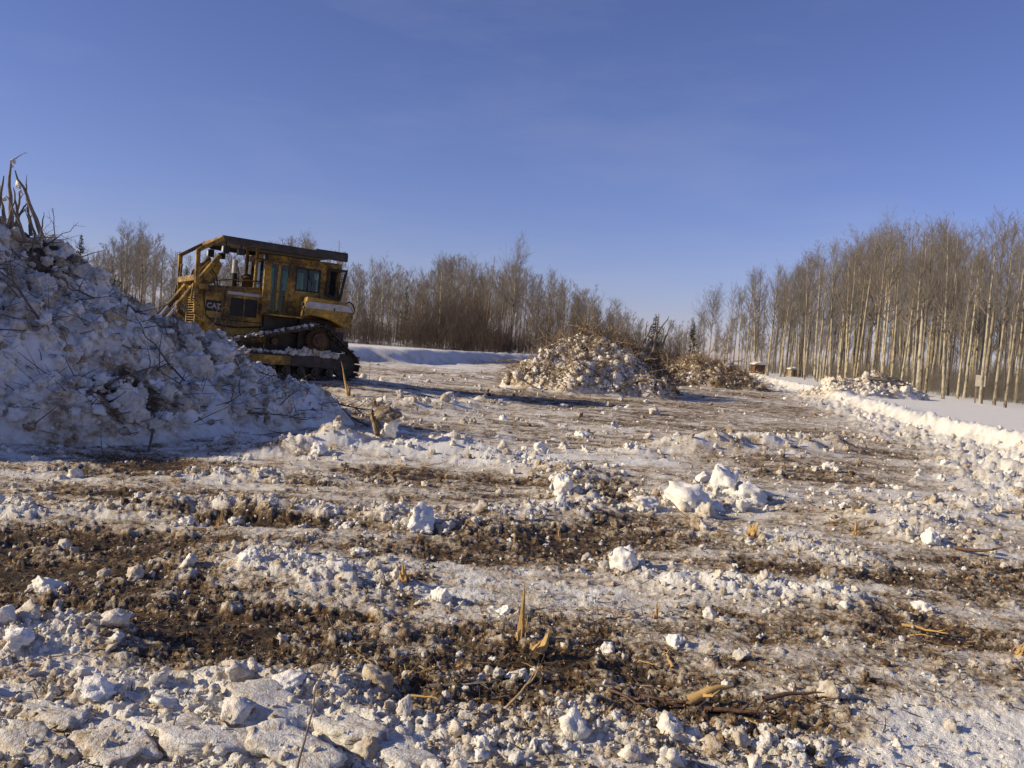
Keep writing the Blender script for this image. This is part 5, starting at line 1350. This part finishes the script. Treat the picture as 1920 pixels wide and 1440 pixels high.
# crumbs that broke off round the blocks
bl = [o for o in COL.objects if o.name.startswith("snow_block")]
rb = np.random.default_rng(19); pts = []; sc = []
for o in bl:
    s_ = o.scale[0]
    for q in range(26):
        a = rb.uniform(0, 6.28); r_ = s_ * (.75 + 1.3 * rb.uniform() ** 1.7); x, y = o.location.x + r_ * math.cos(a), o.location.y + r_ * .8 * math.sin(a)
        k = s_ * (.05 + .26 * rb.uniform() ** 3); pts.append((x, y, gz(x, y) + k * .3)); sc.append(k)
sc = np.array(sc)
scatter("broken_crumbs", np.array(pts), sc[:, None] * rb.uniform(.6, 1.4, (len(sc), 3)), rb.uniform(0, 6.28, (len(sc), 3)), rb.uniform(0, .25, len(sc)), M_CLOD, "white crumbs broken off around the larger snow blocks")
# loose clods large enough to pick apart
random.seed(15)
ZR = [(-.2, .8, 0, 0)]
def clod_accept(x, y): return acc(x, y) * (y > 3.2)
PC = field_points(140, 3.3, 30, clod_accept)
for x, y in PC:
    s = (.022 + .055 * random.random() ** 2) * min(1.0 + max(0, y - 6) * .08, 2.4)
    o = link("snow_clod", CHUNKS_LO[random.randrange(6)], None, None, (x, y, gz(x, y) + s * .35), (random.uniform(0, 6), random.uniform(0, 6), random.uniform(0, 6)), (s * random.uniform(.8, 1.3), s * random.uniform(.8, 1.2), s))
    tag(o, "fist to head sized clod of dirty snow lying loose on the clearing", "snow clod", "loose snow clods on the clearing")
# ------------------------------------------------------------------ wood left on the ground
def splinter_mesh(seed, n=15, spread=.28, lean=.12):
    rs = np.random.default_rng(seed); parts = []
    for i in range(n):
        a = rs.uniform(0, 6.28); r0 = rs.uniform(0, spread); h = rs.uniform(.25, 1.0) * (1 - .6 * r0 / spread)
        if i < 3: r0 = spread * .16 * i; h = 1 - .13 * i
        t = np.linspace(0, 1, 6); b = np.array([r0 * math.cos(a), r0 * math.sin(a), 0])
        P = b + np.stack([t * lean * rs.normal(0, 1) * .5 + rs.normal(0, .012, 6), t * lean * rs.normal(0, 1) * .5 + rs.normal(0, .012, 6), t * h], -1)
        parts.append(tubes(P[None], ((.10 if i < 3 else rs.uniform(.03, .07)) * (1 - t ** 1.9 * .94))[None], 5))
    V, F = cat_mesh(parts)
    return np_mesh("splinters", V, F, False)
def stump(px, py, hpx, wpx, label, seed, lean=0.0, m=None):
    p = put(px, py); z = gz(p.x, p.y); h = hpx * p.y / FPX; w = wpx * p.y / FPX
    r = empty("splintered_stump", (p.x, p.y, z - h * .08)); tag(r, label, "stump")
    me = splinter_mesh(seed); me.materials.append(m or M_RAW)
    link("splinters", me, None, r, (0, 0, 0), (0, lean, random.uniform(0, 6)), (w * 1.6, w * 1.6, h * 1.1))
    me2 = splinter_mesh(seed + 40, 6, .25, .05); me2.materials.append(M_BARKRED if m is None else m)
    link("bark", me2, None, r, (0, 0, 0), (0, lean, 2), (w * 1.8, w * 1.8, h * .45))
stump(975, 1195, 118, 30, "tall splintered yellow stump standing in the middle foreground", 1, .05)
stump(1410, 1005, 26, 40, "orange splintered stub fanned open right of centre", 2)
stump(1603, 1003, 30, 14, "thin pale yellow splintered stub on the right flat", 3)
stump(1230, 1160, 34, 16, "thin splintered stub right of the tall yellow stump", 4)
stump(965, 1005, 18, 10, "small yellow splinter stub in dark soil behind the tall stump", 5)
stump(1048, 1010, 22, 10, "small brown splinter stub right of the smallest yellow one", 6)
stump(760, 1095, 34, 30, "torn brown stub left of the tall yellow stump", 7, .3)
stump(1013, 1215, 40, 60, "heap of torn orange roots below the tall yellow stump", 8, .5)
stump(415, 985, 34, 16, "rotten ochre stub on the thin left ridge", 9)
stump(1905, 1225, 60, 24, "pale torn root end at the right picture edge", 10, .5)
stump(655, 722, 66, 12, "torn orange sapling leaning by the bulldozer's rear track", 11, -.25)
stump(1023, 722, 34, 6, "thin yellow stub before the middle snow pile", 12)
def slab(px, py, lpx, label, dirx, m, seed, up=.08, rad=.06):
    p = put(px, py); z = gz(p.x, p.y); L = lpx * p.y / FPX
    me = branch_mesh("wood_slab", seed, m, forks=2, rad=rad, bend=.12, sides=5)
    o = link("torn_wood", me, None); lay(o, (p.x, p.y, z + .015), (dirx[0], dirx[1], up), L); o.scale = (L, L, L * .8)
    tag(o, label, "wood")
    return o
slab(1290, 1320, 90, "bright orange torn bark curl lying bottom right of centre", (1, .15), M_RAW, 801, .35, .17)
slab(1320, 1335, 130, "dark red-brown bark strip under the orange curl", (1, -.1), M_BARKRED, 802)
slab(1315, 1150, 85, "dark red bark slab lying right of the thin splintered stub", (1, .05), M_BARKRED, 803)
slab(800, 1290, 130, "long yellow stick lying flat on dark torn soil", (1, .05), M_POLE, 804, .02)
slab(1430, 1330, 120, "brown torn bark strip right of the orange curl", (1, .3), M_BARKRED, 805)
slab(1200, 1310, 90, "rusty root strip left of the orange curl", (1, -.5), M_BARKRED, 806)
slab(1090, 1172, 50, "short grey stick flat on bright snow", (1, 0), M_BRANCH, 807, .02)
slab(1135, 1165, 50, "second grey stick right of the short one on bright snow", (1, .2), M_BRANCH, 808, .03)
slab(1690, 1180, 80, "orange root piece in dark soil at right", (1, -.6), M_RAW, 809)
slab(1810, 1210, 60, "ochre root piece right of the orange one", (1, .4), M_RAW, 810)
slab(770, 1310, 60, "straw-coloured split stick left of the torn soil", (1, -.3), M_RAW, 811, .05)
slab(640, 1215, 70, "brown stick at the right end of the dark soil", (1, -.5), M_BRANCH, 812)
slab(165, 930, 50, "short dark stick on the snowy flat at left", (1, .5), M_BRANCH, 813)
slab(1790, 1030, 90, "dark stick slanting across the right flat", (1, -.9), M_BARKRED, 814)
slab(1580, 960, 60, "grey stick on the right flat behind the pale stub", (1, .4), M_BRANCH, 815)
slab(690, 800, 60, "brown stick by the soil-capped block", (-1, .2), M_BRANCH, 816, .3)
rs_ = np.random.default_rng(23)
for i in range(34):                      # shredded wood and bark round the torn stumps
    cx, cy, sx_, sy_ = [(1010, 1235, 130, 45), (1330, 1325, 110, 30), (880, 1290, 110, 30), (1740, 1185, 70, 25), (1210, 985, 80, 25), (760, 890, 60, 12)][i % 6]
    p = put(cx + rs_.normal() * sx_, cy + rs_.normal() * sy_); L = rs_.uniform(.10, .34) * max(1, p.y / 7)
    m_ = [M_RAW, M_BARKRED, M_TAN][rs_.integers(3)]
    o = link("wood_scrap", branch_mesh("wood_scrap", 900 + i, m_, forks=2, rad=.05, bend=.25, sides=5), None)
    lay(o, (p.x, p.y, gz(p.x, p.y) + .01), (rs_.normal(), rs_.normal() * .6, rs_.uniform(-.02, .3)), L); o.scale = (L, L * .8, L * .55)
    tag(o, "shredded scrap of orange-brown wood or bark near the torn stumps", "wood scrap", "shredded wood scraps on the ground")
def sapling(x0, y0, x1, y1, label, k, fat=1.0, m=None, back=0.0):
    p = put(x0, y0); z = gz(p.x, p.y); b = at(x1, y1, p.y + back)
    a = Vector((p.x, p.y, z - .03))
    o = link("sapling", THIN[k % 5] if m is None else m, None); d = b - a; lay(o, a, d, d.length); o.scale = (d.length, d.length * fat, d.length * fat)
    tag(o, label, "sapling")
thick = branch_mesh("bent_stem", 880, M_POLE, forks=0, rad=.010, bend=.04, sides=6)
sapling(548, 1470, 600, 1235, "tall bent tan stem at the bottom left over the track prints", 0, 1.3, thick)
sapling(475, 1440, 490, 1375, "short dark stem left of the tall bent one", 1, 1.2)
for i, (x0, y0, x1, y1, lab) in enumerate([(784, 935, 784, 870, "thin upright twig behind the lone snow block"), (820, 1060, 830, 1022, "thin twig left of the split stump"), (890, 1060, 893, 1020, "thin upright twig above the split stump"), (985, 1060, 990, 1030, "tiny twig right of the split stump's tip"),
        (1170, 1230, 1190, 1150, "thin leaning twig right of the torn soil"), (1580, 1003, 1583, 950, "dark upright twig left of the pale stub"), (1620, 1000, 1622, 962, "dark twig right of the pale stub"), (1850, 1165, 1885, 1120, "forked red twig at the right edge"), (1835, 1165, 1850, 1125, "dark twig left of the forked red one"), (1400, 1205, 1420, 1165, "short leaning twig on the right snow"),
        (870, 1175, 878, 1130, "short dark twig left of the split stump"), (940, 1210, 943, 1160, "dark twig at the split stump's foot"), (1260, 1405, 1300, 1385, "thin twig lying over snow at the bottom"), (235, 865, 205, 820, "bent pale branch stuck in snow before the big pile"), (1000, 880, 985, 840, "bent twig on the central clod ridge"), (1700, 700 + 130, 1705, 800, "twig on the right snowbank"),
        (225, 960, 222, 935, "stub twig on the thin ridge at left"), (1745, 1300, 1720, 1265, "dark twig at the edge of the clean snow"), (1440, 1000, 1455, 970, "twig by the orange fanned stub"), (690, 720, 700, 670, "bare weed right of the bulldozer's track"), (720, 712, 722, 690, "small weed right of the bulldozer"), (790, 1420, 700, 1432, "thin stick lying at the bottom edge")]):
    sapling(x0, y0, x1, y1, lab, i, 1.0)
# litter too fine to pick apart
rs = np.random.default_rng(61)
P2 = field_points(7000, 2.8, 45, lambda x, y: np.clip(.35 + .3 * fbm(x * .8, y * .8, 3, 77), 0, 1) * (signed_x(FIELD, x, y) < -.3))
zz, dd = ground_fields(P2[:, 0], P2[:, 1])
keep = rs.uniform(0, 1, len(P2)) < np.clip(.15 + dd * 1.3, 0, 1); P2 = P2[keep]; zz = zz[keep]; n = len(P2)
L = rs.uniform(.03, .16, n) * np.clip(P2[:, 1] / 8, .8, 2.6); D = rs.normal(size=(n, 3)); D[:, 2] = np.abs(D[:, 2]) * .35; D /= np.linalg.norm(D, axis=1, keepdims=True)
t = np.linspace(-.3, .7, 4)
P = np.stack([P2[:, 0], P2[:, 1], zz + .008], -1)[:, None] + t[None, :, None] * (D * L[:, None])[:, None] + (t ** 2)[None, :, None] * rs.normal(0, .02, (n, 1, 3))
V, F = tubes(P, (rs.uniform(.0016, .0055, n) * np.clip(P2[:, 1] / 9, .8, 2))[:, None] * (1 - .5 * np.abs(t))[None], 3)
half = len(F) // 2
tag(link("twig_litter", np_mesh("twig_litter", V, F, True), M_BRANCH), "fine twigs and bark crumbs strewn over the clearing", None, None, "stuff")
M_LEAF = plain("leaf_litter", (0.30, 0.15, 0.05), .8, .6, 3)
P2 = field_points(12000, 2.7, 22, lambda x, y: np.ones_like(x) * (signed_x(FIELD, x, y) < -.3))
zz, dd = ground_fields(P2[:, 0], P2[:, 1])
keep = rs.uniform(0, 1, len(P2)) < np.clip((dd - .25) * 1.7, 0, 1); P2 = P2[keep]; zz = zz[keep]; n = len(P2)
s = rs.uniform(.006, .022, n) * np.clip(P2[:, 1] / 7, .8, 2)
A = rs.normal(size=(n, 3)); A[:, 2] *= .4; A /= np.linalg.norm(A, axis=1, keepdims=True)
B = np.cross(A, rs.normal(size=(n, 3)) * np.array([.5, .5, 1.5])); B /= np.linalg.norm(B, axis=1, keepdims=True)
c = np.stack([P2[:, 0], P2[:, 1], zz + .008], -1); s = s[:, None]
V = np.stack([c - A * s, c + B * s * .55 + np.array([0, 0, .004]), c + A * s, c - B * s * .55 + np.array([0, 0, .004])], 1).reshape(-1, 3)
tag(link("leaf_litter", np_mesh("leaf_litter", V, np.arange(len(V)).reshape(-1, 4), False), M_LEAF), "rusty leaf and bark scraps on the dark soil patches", None, None, "stuff")
